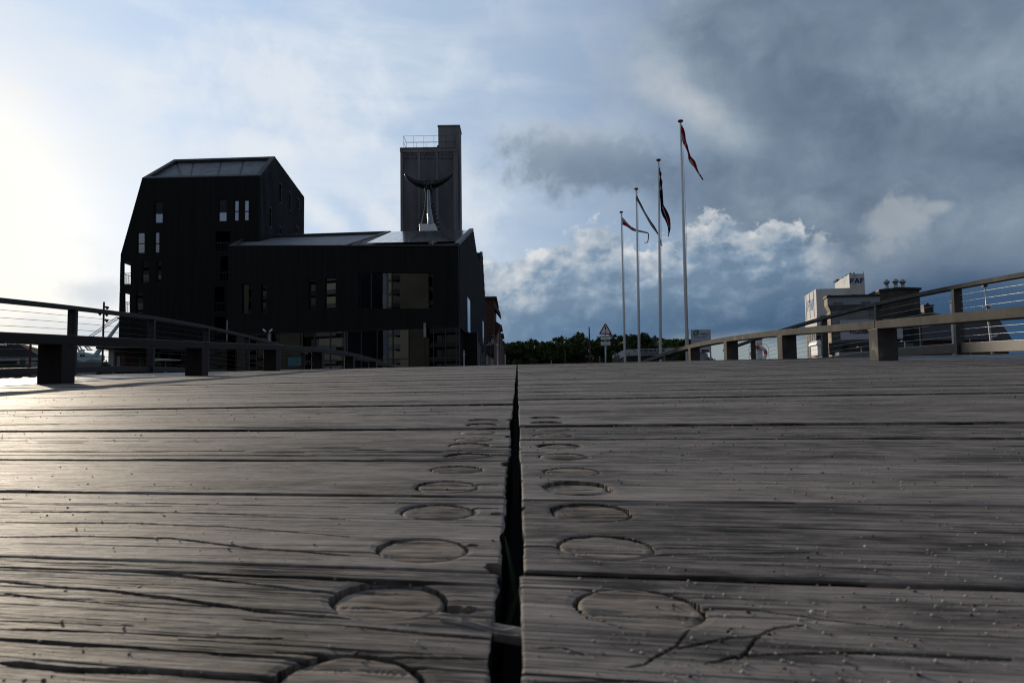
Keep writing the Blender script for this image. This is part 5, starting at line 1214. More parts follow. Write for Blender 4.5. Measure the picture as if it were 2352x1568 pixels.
# ------------------------------------------------------------------ information board, lifebuoy
DI = 44.0
def I_(zx, zy, Y=DI): return at(*ZI(zx, zy), Y)
t = thing('info_board', (I_(550, 400).x, DI, ZG), 'white information board with round green logo and text behind the guard beam', 'sign')
a, b = I_(362, 400), I_(742, 145); za = ZG+.3
obj('board', MB().box((a.x, DI, I_(550, 640).z), (b.x, DI+.06, b.z)), mat('white board', (.46, .49, .55), .5, 0, .04, 1), t, bevel=.01)
obj('board', MB().box((I_(535, 700).x, DI, za), (I_(700, 700).x, DI+.06, I_(535, 655).z)), mat('map print', (.24, .25, .30), .6, 0, .5, 2.5), t)
for zx in (352, 748): p = I_(zx, 145); obj('post', MB().box((p.x-.03, DI-.01, ZG), (p.x+.03, DI+.08, p.z-.02)), M_steel, t)
cc = I_(447, 222); rO, rI = (I_(507, 222).x-cc.x), (I_(471, 222).x-cc.x)
gc = [(.02, .10, .035), (.03, .16, .12), (.10, .22, .05), (.015, .08, .06), (.04, .20, .20), (.02, .12, .03)]
for k in range(6):
    P_ = []; n = 7; a0_ = k*math.pi/3+.05; a1_ = (k+1)*math.pi/3-.05
    for j in range(n): q = a0_+(a1_-a0_)*j/(n-1); P_.append(Vector((cc.x+rO*math.cos(q), DI-.012, cc.z+rO*math.sin(q))))
    for j in range(n): q = a1_-(a1_-a0_)*j/(n-1); P_.append(Vector((cc.x+rI*math.cos(q), DI-.012, cc.z+rI*math.sin(q))))
    obj('logo_segment', MB().prism(P_, (0, .008, 0)), mat('logo green %d' % k, gc[k], .6, 0, .1, 8), t)
q = I_(505, 180); obj('logo_segment', MB().prism([(q.x-.05, DI-.013, q.z+.08), (q.x+.06, DI-.013, q.z), (q.x-.02, DI-.013, q.z-.09), (q.x-.08, DI-.013, q.z-.01)], (0, .008, 0)), MATS['logo green 4'], t)
q = I_(398, 262); obj('logo_segment', MB().prism([(q.x-.05, DI-.013, q.z+.02), (q.x+.05, DI-.013, q.z+.07), (q.x+.05, DI-.013, q.z-.07)], (0, .008, 0)), MATS['logo green 4'], t)
kI = DI/1794/(5.345*1.7415); M_txt = mat('grey blue text', (.05, .08, .11), .6)
text_obj('BYENS Ø', 46*kI, (I_(618, 243).x, DI-.004, I_(618, 243).z), (1, 0, 0), t, M_txt, bold=.004, extr=.002)
text_obj('MENNESKER', 20*kI, (I_(645, 273).x, DI-.004, I_(645, 273).z), (1, 0, 0), t, mat('teal text', (.08, .16, .18), .6), bold=.001, extr=.002)
text_obj('Velkommen til havnen!', 30*kI, (I_(535, 312).x, DI-.004, I_(535, 312).z), (1, 0, 0), t, M_txt, bold=.003, extr=.002)
mb = MB()
for zy, x0, x1 in [(335, 385, 650), (350, 385, 715), (361, 385, 700), (385, 385, 545), (396, 385, 550), (407, 385, 548), (418, 385, 550), (385, 562, 715), (396, 562, 712), (407, 562, 715), (445, 600, 715), (560, 530, 560), (575, 530, 560), (590, 530, 560)]:
    a, b = I_(x0, zy+2.2), I_(x1, zy-2.2); mb.box((a.x, DI-.006, a.z), (b.x, DI-.002, b.z))
obj('small_print', mb, mat('pale print', (.25, .27, .31), .7), t)
a, b = I_(566, 630), I_(722, 575); obj('picture', MB().box((a.x, DI-.008, a.z), (b.x, DI-.002, b.z)), mat('printed picture', (.08, .05, .04), .6, 0, .9, 3), t)
DL = 33.0
def L_(zx, zy, Y=DL): return at(*ZI(zx, zy), Y)
a, b = L_(1808, 790), L_(1790, 370)
t = thing('lifebuoy_post', (a.x, DL, ZG), 'white post carrying a ring with a red and white lifebuoy', 'post')
obj('post', MB().box((a.x-.12, DL-.08, ZG), (a.x+.12, DL+.08, b.z)), M_white, t, bevel=.01)
obj('post_cap', MB().box((a.x-.14, DL-.1, b.z), (a.x+.14, DL+.1, b.z+.03)), M_plaster, t)
c = L_(1790, 665, DL-.14); R_o = .375
def torus(cx_, cy_, cz_, R, r, a0, a1, n=28, m=14):
    V = []; 
    for i in range(n+1):
        q = a0+(a1-a0)*i/n
        for j in range(m): w2 = 2*math.pi*j/m; V.append((cx_+(R+r*math.cos(w2))*math.cos(q), cy_+r*.8*math.sin(w2), cz_+(R+r*math.cos(w2))*math.sin(q)))
    F = [(i*m+j, i*m+(j+1) % m, (i+1)*m+(j+1) % m, (i+1)*m+j) for i in range(n) for j in range(m)]
    return MB().add(V, F+[tuple(range(m)), tuple(n*m+j for j in range(m))[::-1]])
rg = thing('lifebuoy', c, 'round red and white lifebuoy hanging on the white post', 'lifebuoy')
rad = abs(L_(1975, 665, DL-.14).x-L_(1605, 665, DL-.14).x)/2; tubr = rad*.20; R0 = rad-tubr
c = Vector(((L_(1975, 665, DL-.14).x+L_(1605, 665, DL-.14).x)/2, DL-.16, L_(1790, 665, DL-.14).z))
for i in range(4):
    a0 = math.radians(-5+90*i); obj('red_band', torus(c.x, c.y, c.z, R0, tubr*1.015, a0, a0+math.radians(34), 10), mat('lifebuoy red', (.55, .05, .02), .5) if i == 0 else MATS['lifebuoy red'], rg, smooth=True)
    obj('white_section', torus(c.x, c.y, c.z, R0, tubr, a0+math.radians(34), a0+math.radians(90), 14), M_white, rg, smooth=True)
pts = [(c.x+(rad+.02+.10*abs(math.sin(2*q)))*math.cos(q), c.y-.02, c.z+(rad+.02+.10*abs(math.sin(2*q)))*math.sin(q)) for q in np.linspace(0, 2*math.pi, 60)]
obj('grab_rope', MB().tube(pts, .008, 6), M_steeld, rg, smooth=True)

# ------------------------------------------------------------------ feed mill complex on the right
def letters_FAF(pl, r, zlist, parent, material, off=.05):
    """block capitals F A F inside a quad given by four (s,z) corners: bl, br, tr, tl"""
    bl, br, tr, tl = r
    def m_(u, v):
        a = (bl[0]*(1-u)+br[0]*u)*(1-v)+(tl[0]*(1-u)+tr[0]*u)*v; z = (bl[1]*(1-u)+br[1]*u)*(1-v)+(tl[1]*(1-u)+tr[1]*u)*v
        return pl.pt(a, z, off)
    Fp = [(0,0),(.36,0),(.36,.38),(.85,.38),(.85,.62),(.36,.62),(.36,.77),(1,.77),(1,1),(0,1)]
    Ap = [(0,0),(.30,0),(.36,.18),(.64,.18),(.70,0),(1,0),(.66,1),(.34,1)]; Ah = [(.43,.38),(.57,.38),(.5,.68)]
    for (x0, x1, P_) in ((0, .29, Fp), (.325, .70, Ap), (.725, 1.0, Fp)):
        loop = [(x0+(x1-x0)*a, b) for a, b in P_]; hl = [(x0+(x1-x0)*a, b) for a, b in Ah] if P_ is Ap else None
        loops = [loop]+([hl] if hl else []); flat = [p for l in loops for p in l]
        T = tessellate_polygon([[Vector((a, b, 0)) for a, b in l] for l in loops]); A = [m_(*p) for p in flat]; B = [p-pl.n*.03 for p in A]; n = len(flat)
        obj('letter', MB().add(A+B, [tuple(q) for q in T]+[tuple(n+i for i in q[::-1]) for q in T]), material, parent)
M_faf = mat('blue lettering', (.015, .045, .20), .7, 0, .15, .6); M_fafp = mat('faded blue lettering', (.16, .21, .38), .7, 0, .25, .6)
M_silo = mat('white weathered render', (.62, .62, .62), .85, 0, .18, .22, .1, 4, .3, (1, 1, .25), ramp=[(.25, (.22, .21, .19)), (.42, (.56, .56, .55)), (.7, (.70, .70, .70))])
D6 = 150.0; p0 = at(*Z6(355, 600), D6); FW = Pl(p0.x, D6, 1, -.16); SW = Pl(p0.x, D6, .16, 1)
t = thing('grain_silo', (p0.x, D6, ZG), 'white weathered silo block with blue block lettering and round columns below', 'silo')
f6 = lambda zx, zy: FW.sz(*Z6(zx, zy)); g6 = lambda zx, zy: SW.sz(*Z6(zx, zy))
zlow = f6(372, 795)[1]; ztp = f6(352, 355)[1]
aR = f6(1152, 300)[0]; a90 = f6(896, 200)[0]; zT = f6(1010, 105)[1]; sB = g6(165, 600)[0]
mb = MB()
wall(mb, FW, [(0, zlow), (aR, zlow), (aR, zT), (a90, zT), (a90, ztp), (0, ztp)], [])
wall(mb, SW, [(0, zlow), (sB, zlow), (sB, ztp), (0, ztp)], [])
q00 = FW.pt(0, 0); dF = FW.d; dS = SW.d
def solid(pl_a0, a1, s0, s1, z0, z1, mbx):
    P_ = [q00+dF*a+dS*s+Vector((0, 0, z)) for z in (z0, z1) for (a, s) in ((pl_a0, s0), (a1, s0), (a1, s1), (pl_a0, s1))]
    mbx.add(P_, [(0, 3, 2, 1), (4, 5, 6, 7), (0, 1, 5, 4), (1, 2, 6, 5), (2, 3, 7, 6), (3, 0, 4, 7)])
mb = MB(); solid(0, aR, 0, sB, zlow, ztp, mb); STW = Pl(*((q00+dF*a90).xy), .16, 1); sT = STW.sz(*Z6(662, 280))[0]; solid(a90, aR, .0, sT, ztp-.01, zT, mb); obj('wall', mb, M_silo, t)
mb = MB()
for zx in (187, 245, 312): s_, _ = g6(zx, 600); mb.slab(SW, s_-.09, s_+.09, zlow, ztp-.1, .0, .06)
obj('panel_joints', mb, M_concd, t)
mb = MB(); solid(0, aR*.98, .5, sB-.5, ZG, zlow, mb); mb2 = MB(); solid(.6, aR, -.3, 1, zlow-2.2, zlow-.01, mb2); obj('base_wall', mb2, M_concd, t)
mb = MB(); sl_ = [(.3, .0), (sB*.33, .0), (sB*.66, .0), (sB*.97, 0)]
for i in range(5):
    c_ = q00+dS*(sB*(.1+.2*i))+dF*.9; obj('column', MB().lathe((c_.x, c_.y, ZG), [(sB*.105, 0), (sB*.105, zlow-3.6), (sB*.05, zlow-1.5)], 20), M_concl, t, smooth=True)
obj('base_wall', MB().add([q00+dF*a+dS*s+Vector((0, 0, z)) for z in (ZG, zlow-1) for a, s in ((3.4, .3), (aR*.6, .3), (aR*.6, sB), (3.4, sB))], [(0, 3, 2, 1), (4, 5, 6, 7), (0, 1, 5, 4), (1, 2, 6, 5), (2, 3, 7, 6), (3, 0, 4, 7)]), M_concd, t)
mb = MB(); solid(-.1, aR*.6, -.1, sB+.1, zlow-2.8, zlow-.02, mb); obj('hopper_slab', mb, M_silo, t)
letters_FAF(FW, [f6(905, 262), f6(1138, 250), f6(1136, 172), f6(905, 184)], None, t, M_faf)
letters_FAF(SW, [g6(205, 728), g6(318, 690), g6(314, 505), g6(205, 552)], None, t, M_fafp)
mb = MB()
for zx, r in ((905, .14), (945, .24), (1000, .24), (1045, .12), (1075, .12)): a_, z_ = f6(zx, 105); p = FW.pt(a_, zT, -1.2); mb.lathe(p, [(r*.7, 0), (r*.7, r), (r, r*1.1), (r*.6, r*1.7)], 10)
a_ = f6(1155, 90)[0]; mb.tube([FW.pt(a_-.2, zT, -.3), FW.pt(a_-.2, zT+.5, -.3)], .04, 6)
mb.slab(STW, sT-2.5, sT+.3, zT, zT+.35, -1.5, .3)
for f_ in (.35, .6): p = STW.pt(sT*f_, zT, -.5); mb.lathe(p, [(.2, 0), (.2, .2), (.3, .3), (.1, .45)], 10)
obj('roof_vents', mb, mat('rusty vents', (.05, .03, .028), .8), t)
# mill with overhanging head and white banner
D7 = 136.0; p0 = at(*Z6(545, 600), D7); FM = Pl(p0.x, D7, 1, -.10); SM_ = Pl(p0.x, D7, .16, 1); m6 = lambda zx, zy: FM.sz(*Z6(zx, zy)); n6 = lambda zx, zy: SM_.sz(*Z6(zx, zy))
M_tan = mat('tan render', (.32, .27, .21), .85, 0, .25, .5, .1, 4)
t = thing('feed_mill', (p0.x, D7, ZG), 'dark grey mill with overhanging pale head storey and a big white banner', 'building')
zh1 = m6(545, 495)[1]; zh0 = m6(548, 620)[1]; zs0 = m6(600, 722)[1]; aE = m6(1400, 500)[0]; aI = m6(608, 800)[0]; sE = n6(487, 560)[0]
q0 = FM.pt(0, 0); dF2, dS2 = FM.d, SM_.d
def sol(a0_, a1_, s0, s1, z0, z1, mbx):
    P_ = [q0+dF2*a+dS2*s+Vector((0, 0, z)) for z in (z0, z1) for (a, s) in ((a0_, s0), (a1_, s0), (a1_, s1), (a0_, s1))]
    mbx.add(P_, [(0, 3, 2, 1), (4, 5, 6, 7), (0, 1, 5, 4), (1, 2, 6, 5), (2, 3, 7, 6), (3, 0, 4, 7)])
mb = MB(); sol(0, aE, 0, sE, zh0, zh1, mb); obj('head_storey', mb, mat('blue grey render', (.26, .28, .31), .8, 0, .1, .4), t)
P_ = [(0, 0, zh0-.01), (aE, 0, zh0-.01), (aE, aI, zs0), (aI, aI, zs0)]
w3 = lambda a, s, z: q0+dF2*a+dS2*s+Vector((0, 0, z))
mb = MB().add([w3(0, 0, zh0), w3(aE, 0, zh0), w3(aE, aI, zs0), w3(aI, aI, zs0), w3(0, sE, zh0), w3(aI, sE, zs0)], [(0, 1, 2, 3), (0, 3, 5, 4)]); obj('corbel', mb, M_concd, t, recalc=False)
mb = MB(); sol(aI, aE, aI, sE+1.5, ZG, zs0, mb); obj('wall', mb, mat('dark stained concrete', (.085, .080, .072), .9, 0, .5, .25, .3, 3), t)
mb = MB(); mb.slab(SM_, .02, sE, zh0, zh1-.1, .01, .08); mb.add([w3(-.05, .05, zh0), w3(-.05, sE, zh0), w3(aI-.05, sE, zs0), w3(aI-.05, aI, zs0)], [(0, 1, 2, 3)]); SI = Pl(*(w3(aI, aI, 0).xy), .16, 1); mb.slab(SI, 0, sE, ZG, zs0, .01, .1); obj('side_render', mb, M_tan, t, recalc=False)
mb = MB(); sol(-.25, aE, -.25, sE, zh1, zh1+.35, mb)
for zx in (612, 1010): a_, z_ = m6(zx, 480); mb.lathe(w3(a_, 2, zh1+.3), [(.14, -.3), (.12, .15), (.30, .22), (.28, .34), (.05, .44)], 12)
obj('roof', mb, M_slate, t)
for zx in (712, 1165): a_, _ = m6(zx, 560); obj('stair_window', MB().slab(FM, a_-.8, a_+.8, zh0+.1, zh1-.9, .02, .06), M_concd, t)
FI = Pl(*(w3(0, aI, 0).xy), 1, -.10); i6 = lambda zx, zy: FI.sz(*Z6(zx, zy))
for zx in (705, 915, 1120, 1340): a_, z_ = i6(zx, 800); obj('patch', MB().slab(FI, a_-1, a_+1.1, z_-1.9, z_+1.6, .01, .04), M_conc, t)
mb = MB(); 
for zx, z in ((727, 1345), (938, 1345), (1120, 1345)): a_, z_ = i6(zx, z); wn = obj('window', MB().slab(FI, a_-1.7, a_+1.7, z_-1.0, z_+1.1, .01, .05), M_frame, t)
r = [i6(752, 1195), i6(1600, 1195), i6(1600, 850), i6(737, 870)]; a0_, a1_ = r[0][0], i6(1318, 900)[0]; z0_, z1_ = r[0][1], i6(1000, 862)[1]
bn = obj('banner', MB().slab(FI, a0_, a1_+4.5, z0_, z1_, .06, .12), mat('white banner', (.40, .43, .48), .7, 0, .1, .3, 0, 5, .3, (1, 1, .4)), t)
szv = (i6(1050, 1010)[1]-i6(1050, 1085)[1]); text_obj('vitfoss', szv*1.55, FI.pt(i6(888, 1050)[0]+.0, i6(1050, 1055)[1], .125), FI.d, bn, M_black, bold=.06, extr=.01, align='LEFT', sx=1.12)
mb = MB(); mb.slab(FI, i6(640, 1400)[0], i6(1300, 1400)[0], ZG, i6(640, 1410)[1], .3, 3); obj('loading_ramp', mb, M_conc, t)
# dark building with roof ventilators
D8 = 142.0; p0 = at(*Z6(1405, 600), D8); FD = Pl(p0.x, D8, 1, -.10); d6 = lambda zx, zy: FD.sz(*Z6(zx, zy))
t = thing('warehouse', (p0.x, D8, ZG), 'tall dark stained concrete warehouse with three mushroom ventilators on its roof', 'building')
aW = d6(2058, 500)[0]; z1_ = d6(1405, 398)[1]; z2_ = d6(1730, 360)[1]; z3_ = d6(2055, 372)[1]; am = d6(1730, 400)[0]
A_ = [FD.pt(0, ZG), FD.pt(aW+.3, ZG), FD.pt(aW, z3_), FD.pt(am, z2_), FD.pt(0, z1_)]
obj('wall', MB().prism(A_, Vector((2.4, 15, 0))), mat('black stained concrete', (.06, .056, .050), .9, 0, .55, .3, .3, 3, .3, (1, 1, .4)), t)
A2 = [FD.pt(-.2, z1_+.02, .3), FD.pt(am, z2_+.02, .3), FD.pt(aW+.3, z3_+.02, .3), FD.pt(aW+.3, z3_+.4, .3), FD.pt(am, z2_+.4, .3), FD.pt(-.2, z1_+.4, .3)]; obj('roof', MB().prism(A2, Vector((2.4, 15.5, 0))), M_slate, t)
SD = Pl(p0.x, D8, -.75, 1); sw = SD.sz(*Z6(1245, 460)); A3 = [FD.pt(0, z1_-3.6, .0), FD.pt(0, z1_, 0), SD.pt(sw[0], sw[1]), SD.pt(sw[0], sw[1]-1)]; obj('side_render', MB().prism(A3, Vector((.1, .4, 0))), M_tan, t)
for zx, zy in ((1618, 375), (1770, 362), (1890, 368)):
    a_, z_ = d6(zx, zy); c_ = FD.pt(a_, z_+.75, -3); k_ = .02*D8/150
    v_ = obj('ventilator', MB().lathe(c_-Vector((0, 0, .8)), [(2.0, 0), (1.3, 1.2), (1.0, 2.2), (1.1, 3.4), (1.9, 4.4), (2.0, 5.0), (1.2, 6.0), (1.0, 6.2), (.2, 6.3)], 16), M_steel, t, smooth=True); 
    v_.data.transform(Matrix.Translation(c_-WT['warehouse' if 'warehouse' in WT else t.name]) @ Matrix.Scale(.30, 4) @ Matrix.Translation(-(c_-WT[t.name])))
mb = MB()
for zx, r_ in ((1440, .22), (1490, .26), (1535, .3), (1668, .26)): a_, z_ = d6(zx, 380); mb.lathe(FD.pt(a_, z_, -4), [(r_*.6, 0), (r_*.6, r_*1.1), (r_, r_*1.3), (r_*.9, r_*1.9), (.1, r_*2)], 10)
mb.tube([FD.pt(d6(1545, 350)[0], z1_+.6, -4), FD.pt(d6(1590, 350)[0], z1_+.9, -4)], .16, 8); obj('roof_vents', mb, M_bark, t)
for zx, zy in ((1968, 985), (1968, 1140), (1980, 1320), (1950, 800)): a_, z_ = d6(zx, zy); wn = obj('window', MB().slab(FD, a_-1.15, a_+1.15, z_-1.3, z_+1.3, .02, .08), M_frame, t); obj('pane', MB().slab(FD, a_-1, a_+1, z_-1.15, z_+1.15, .08, .1), M_glassd, wn)
for zy in (1010, 1110, 1180, 1270, 1340): a_, z_ = d6(1765, zy); wn = obj('window', MB().slab(FD, a_-2.4, a_+2.2, z_-1.1, z_+1.1, .02, .08), M_frame, t); obj('pane', MB().slab(FD, a_-2.2, a_+2.0, z_-1, z_+1, .08, .1), M_glass if zy > 1300 else M_glassd, wn)
obj('pale_wall', MB().slab(FD, d6(1820, 1000)[0], aW-.6, ZG, d6(1820, 870)[1], .005, .015), M_conc, t)
obj('down_pipe', MB().slab(FD, aW-.5, aW-.3, ZG, d6(2060, 960)[1], .05, .25), M_concl, t)
# small white booth on a plinth
Y = 82; a, b = at(*Z6(375, 1445), Y), at(*Z6(428, 1275), Y)
t = thing('kiosk', (a.x, Y, ZG), 'small sunlit white booth on a stepped plinth below the silo columns', 'booth')
obj('wall', MB().box((a.x, Y, a.z), (b.x, Y+1.8, b.z)), M_white, t); obj('roof', MB().prism([(a.x-.2, Y-.2, b.z), (b.x+.2, Y-.2, b.z), (b.x+.1, Y-.2, b.z+.25), ((a.x+b.x)/2, Y-.2, b.z+.55), (a.x-.1, Y-.2, b.z+.3)], (0, 2.2, 0)), M_white, t)
obj('window', MB().box(((a.x+b.x)/2-.28, Y-.03, a.z+1.5), ((a.x+b.x)/2+.25, Y-.005, a.z+2.9)), M_glassd, t)
c0, c1 = at(*Z6(330, 1470), Y), at(*Z6(482, 1470), Y); obj('plinth', MB().box((c0.x, Y-.6, ZG), (c1.x, Y+2.6, a.z-.25)), M_concl, t); obj('plinth_step', MB().box((c0.x+.6, Y-.35, a.z-.25), (c1.x-.1, Y+2.4, a.z)), M_concl, t)
lamp(1093, 1455, 1330, 76, Z6, 'grey street lamp in front of the banner mill, partly behind the guard beam', 'arm')
lamp(1812, 1395, 1228, 80, Z6, 'white street lamp in front of the dark warehouse', 'arm')
# long dark brick shed
E_ = lambda zx, zy, Y: at(*Z8(zx, zy), Y)
Y = 166.0; a, b = E_(100, 1100, Y), E_(2050, 1085, Y)
t = thing('shed', ((a.x+b.x)/2, Y, ZG), 'long dark brick shed with steep tiled roof behind the right railing', 'shed')
obj('wall', MB().box((a.x, Y, ZG), (b.x, Y+14, b.z)), M_brickd, t)
r1 = E_(1560, 330, Y+7); r0 = E_(420, 600, Y+7); ev = E_(2110, 1075, Y-.5)
kn = E_(1885, 705, Y-.5)
mb = MB().prism([(a.x-1, Y-.6, ev.z), (ev.x, Y-.6, ev.z), (kn.x, Y+3, kn.z), (kn.x-3.2, Y+7, kn.z+.8), (r0.x, Y+7, kn.z+.8), (a.x-1, Y+3, kn.z)], (0, .01, 0)) if False else MB()
zr_ = E_(1200, 640, Y+7).z; xr_ = E_(1840, 640, Y+7).x
V = [Vector((a.x-1, Y-.8, ev.z)), Vector((ev.x, Y-.8, ev.z)), Vector((xr_, Y+7, zr_)), Vector((a.x-1, Y+7, zr_)), Vector((ev.x, Y+15, ev.z)), Vector((a.x-1, Y+15, ev.z))]
mb.add(V, [(0, 1, 2, 3), (2, 4, 5, 3), (1, 4, 2), (0, 3, 5), (0, 5, 4, 1)]); obj('roof', mb, M_slate, t)
obj('gutter', MB().box((a.x-1, Y-.95, ev.z-.12), (ev.x, Y-.82, ev.z)), M_steeld, t)
p, q = E_(640, 1265, Y-.1), E_(735, 1200, Y-.1); obj('door', MB().box((p.x, Y-.08, ZG), (q.x, Y-.01, q.z)), mat('dark blue door', (.02, .035, .08), .6), t)
# dark house with chimney block
Y = 182.0; a, b = E_(400, 600, Y), E_(760, 600, Y)
t = thing('house', (a.x, Y, ZG), 'dark hipped roof with square lantern and small chimney beside the warehouse', 'house')
rz = E_(560, 520, Y).z; ez = E_(750, 572, Y).z
obj('wall', MB().box((a.x-1, Y, ZG), (b.x-.4, Y+9, ez-.3)), M_slate, t)
mb = MB().add([(a.x-1.5, Y-.6, ez-.4), (b.x, Y-.6, ez-.4), (b.x, Y+9, ez-.4), (a.x-1.5, Y+9, ez-.4), (a.x+.6, Y+4, rz), (a.x+4.2, Y+4, rz)], [(0, 1, 5, 4), (1, 2, 5), (2, 3, 4, 5), (3, 0, 4), (0, 3, 2, 1)]); obj('roof', mb, M_slate, t)
p, q = E_(420, 600, Y+3), E_(590, 450, Y+3); l_ = obj('lantern', MB().box((p.x, Y+2, rz-1.5), (q.x, Y+6, q.z)).box((p.x-.15, Y+1.8, q.z), (q.x+.15, Y+6.2, q.z+.25)), M_slate, t)
p, q = E_(564, 440, Y+3), E_(564, 385, Y+3); obj('chimney', MB().tube([(p.x, Y+4, p.z-.1), (p.x, Y+4, q.z)], .22, 8).lathe((p.x, Y+4, q.z), [(.3, -.35), (.42, -.2), (.3, 0), (.1, .15)], 10), M_bark, t)
# pale chimney, brick stack
Y = 135.0; p, q = E_(985, 570, Y), E_(960, 372, Y); t = thing('steel_chimney', (p.x, Y, ZG), 'slim pale steel chimney with a wider top rising behind the shed', 'chimney')
obj('flue', MB().tube([(p.x, Y, ZG), (p.x-.05, Y, p.z), q], [.24, .22, .18], 12), M_white, t, smooth=True); obj('flue_cap', MB().lathe((q.x, Y, q.z-.2), [(.18, 0), (.32, .1), (.32, .35), (.18, .4)], 12), M_white, t, smooth=True)
p, q = E_(1060, 575, Y), E_(1060, 500, Y); t = thing('steel_chimney', (p.x, Y, ZG), 'short chimney with dark banded top close to the thick railing post', 'chimney'); obj('flue', MB().tube([(p.x, Y, ZG), p, q], .14, 10), M_plaster, t, smooth=True); obj('flue_cap', MB().lathe((q.x, Y, q.z-.5), [(.14, 0), (.22, .1), (.2, .3), (.08, .5)], 10), M_bark, t, smooth=True)
# tall lamp mast
Y = 44.0; top, low = E_(1610, 62, Y), E_(1745, 1230, Y); mid = E_(1648, 505, Y)
t = thing('lamp_mast', (low.x, Y, ZG), 'tall thin grey lamp mast with two pairs of white fluorescent arms behind the right railing', 'lamp mast')
bs_ = low+(low-mid)*.25; bs_.z = ZG; bs_.y = Y
obj('pole', MB().tube([bs_, low, mid, top], [.085, .075, .042, .028], 12), M_steel, t, smooth=True)
mb = MB().box((top.x-.14, Y-.1, top.z-.06), (top.x+.10, Y+.1, top.z+.05)); mb.tube([top+Vector((.05, 0, 0)), top+Vector((.12, 0, .16))], .02, 6); obj('top_fitting', mb, M_steeld, t)
for (a_, b_) in (((1562, 462), (1640, 470)), ((1662, 462), (1740, 438)), ((1732, 1030), (1838, 1008))): obj('lamp_tube', MB().tube([E_(*a_, Y-.1), E_(*b_, Y-.1)], .032, 8), M_white, t, smooth=True)
obj('clamp', MB().box((mid.x-.05, Y-.12, mid.z+.05), (mid.x+.13, Y+.05, mid.z+.2)), M_brickd, t)
Y = 60.0; p, q = E_(1035, 1130, Y), E_(1115, 1126, Y); t = thing('lamp_mast', (p.x+.5, Y, ZG), 'low mast topped by one white tube lamp, just left of the thick railing post', 'lamp mast')
obj('pole', MB().tube([((p.x+q.x)/2, Y, ZG), ((p.x+q.x)/2, Y, p.z)], .04, 8), M_steeld, t, smooth=True); obj('lamp_tube', MB().tube([p, q], .05, 8), M_white, t, smooth=True)
p, q = E_(1095, 870, 70), E_(1080, 770, 70); t = thing('lamp_mast', (p.x, 70, ZG), 'bright upright rod glinting beside the thick railing post', 'pole'); obj('pole', MB().tube([(p.x, 70, ZG), p, q], .035, 8), M_white, t, smooth=True)
# small flag on a stern staff
Y = 50.0; p, q = E_(1335, 1245, Y), E_(1322, 1060, Y); st_ = own(obj('flagstaff', MB().tube([(p.x, Y, ZG), p, q], .018, 8), M_steel, None, smooth=True, label='thin staff of the small red and white flag low behind the right railing', cat='flagstaff'), (p.x, Y, ZG))
rows_ = []; V = []; MI = []
for i in range(8):
    for j in range(7):
        u_, v_ = i/7, j/6; x_ = 1330+110*u_; y_ = (1095+60*v_)+(70+15*v_)*u_*1.0+6*math.sin(u_*6); P_ = E_(x_, y_, Y); P_.y += .05*math.sin(u_*8+v_*2); V.append(P_)
F = []
for i in range(7):
    for j in range(6): F.append((i*7+j, i*7+j+1, i*7+j+8, i*7+j+7)); MI.append(1 if j == 4 and i > 0 or (i == 1 and j > 3) else 0)
N = len(V); mb = MB(); mb.add(V+[v+Vector((0, .004, 0)) for v in V], F+[tuple(N+k for k in f[::-1]) for f in F]); mb.m = MI+MI
own(obj('flag', mb, [M_fr, M_fw, M_fb], None, smooth=True, recalc=False, label='small red flag with white stripe low behind the right railing', cat='flag'), V[0])
# long quay wall edge seen low behind the right railing
# ------------------------------------------------------------------ left side: shed, crane, floodlights
Lp = lambda zx, zy, Y: at(*ZL(zx, zy), Y)
Y = 58.0; a, b = Lp(-260, 640, Y), Lp(650, 500, Y); ez = Lp(100, 480, Y).z
t = thing('boat_shed', ((a.x+b.x)/2, Y, ZG), 'green walled shed with large dark gabled roof at the far left', 'shed')
obj('wall', MB().box((a.x, Y, ZG), (b.x, Y+4.6, ez)), mat('dull green wall', (.055, .085, .06), .8, 0, .15, .7, .2, 12, .3, (6, 6, .1)), t)
rk = Lp(260, 195, Y+6); 
V = [Vector((a.x-1, Y-.5, ez)), Vector((b.x+.6, Y-.5, ez)), Vector((Lp(262, 200, Y+2.2).x, Y+2.2, Lp(262, 200, Y+2.2).z)), Vector((a.x-1, Y+2.2, Lp(262, 200, Y+2.2).z)), Vector((b.x+.6, Y+4.8, ez)), Vector((a.x-1, Y+4.8, ez))]
obj('roof', MB().add(V, [(0, 1, 2, 3), (2, 4, 5, 3), (1, 4, 2), (0, 3, 5), (0, 5, 4, 1)]), mat('dark purple roof', (.018, .014, .018), .9, 0, .2, .6, .1, 4, .1), t)
n_ = (V[1]-V[0]).cross(V[3]-V[0]).normalized(); n_ = n_ if n_.z > 0 else -n_
def onr(zx, zy):
    d = ray(*ZL(zx, zy)); tt = n_.dot(V[0])/n_.dot(d); return d*tt+n_*.06
obj('skylight', MB().prism([onr(-60, 272), onr(122, 276), onr(95, 240), onr(-60, 238)], n_*.08), M_white, t); obj('gutter', MB().box((a.x-1, Y-.7, ez-.2), (b.x+.6, Y-.5, ez)), M_plaster, t)
Y = 46.0; p, q = Lp(500, 660, Y), Lp(503, 150, Y); own(obj('pole', MB().box((p.x-.05, Y-.05, ZG), (p.x+.05, Y+.05, q.z)), mat('dark red paint', (.07, .018, .015), .7), None, label='dark red square post in front of the green shed', cat='post', bevel=.01), (p.x, Y, ZG))
a_, b_ = Lp(270, 620, 50), Lp(320, 525, 50); own(obj('tarpaulin', MB().box((a_.x, 50, ZG), (Lp(470, 620, 50).x, 51.2, b_.z)), mat('pale tarpaulin', (.25, .25, .25), .8, 0, .4, 2), None, label='pale sheeted stack behind the grey shrub by the shed', cat='tarpaulin', bevel=.1), (a_.x, 50, ZG))
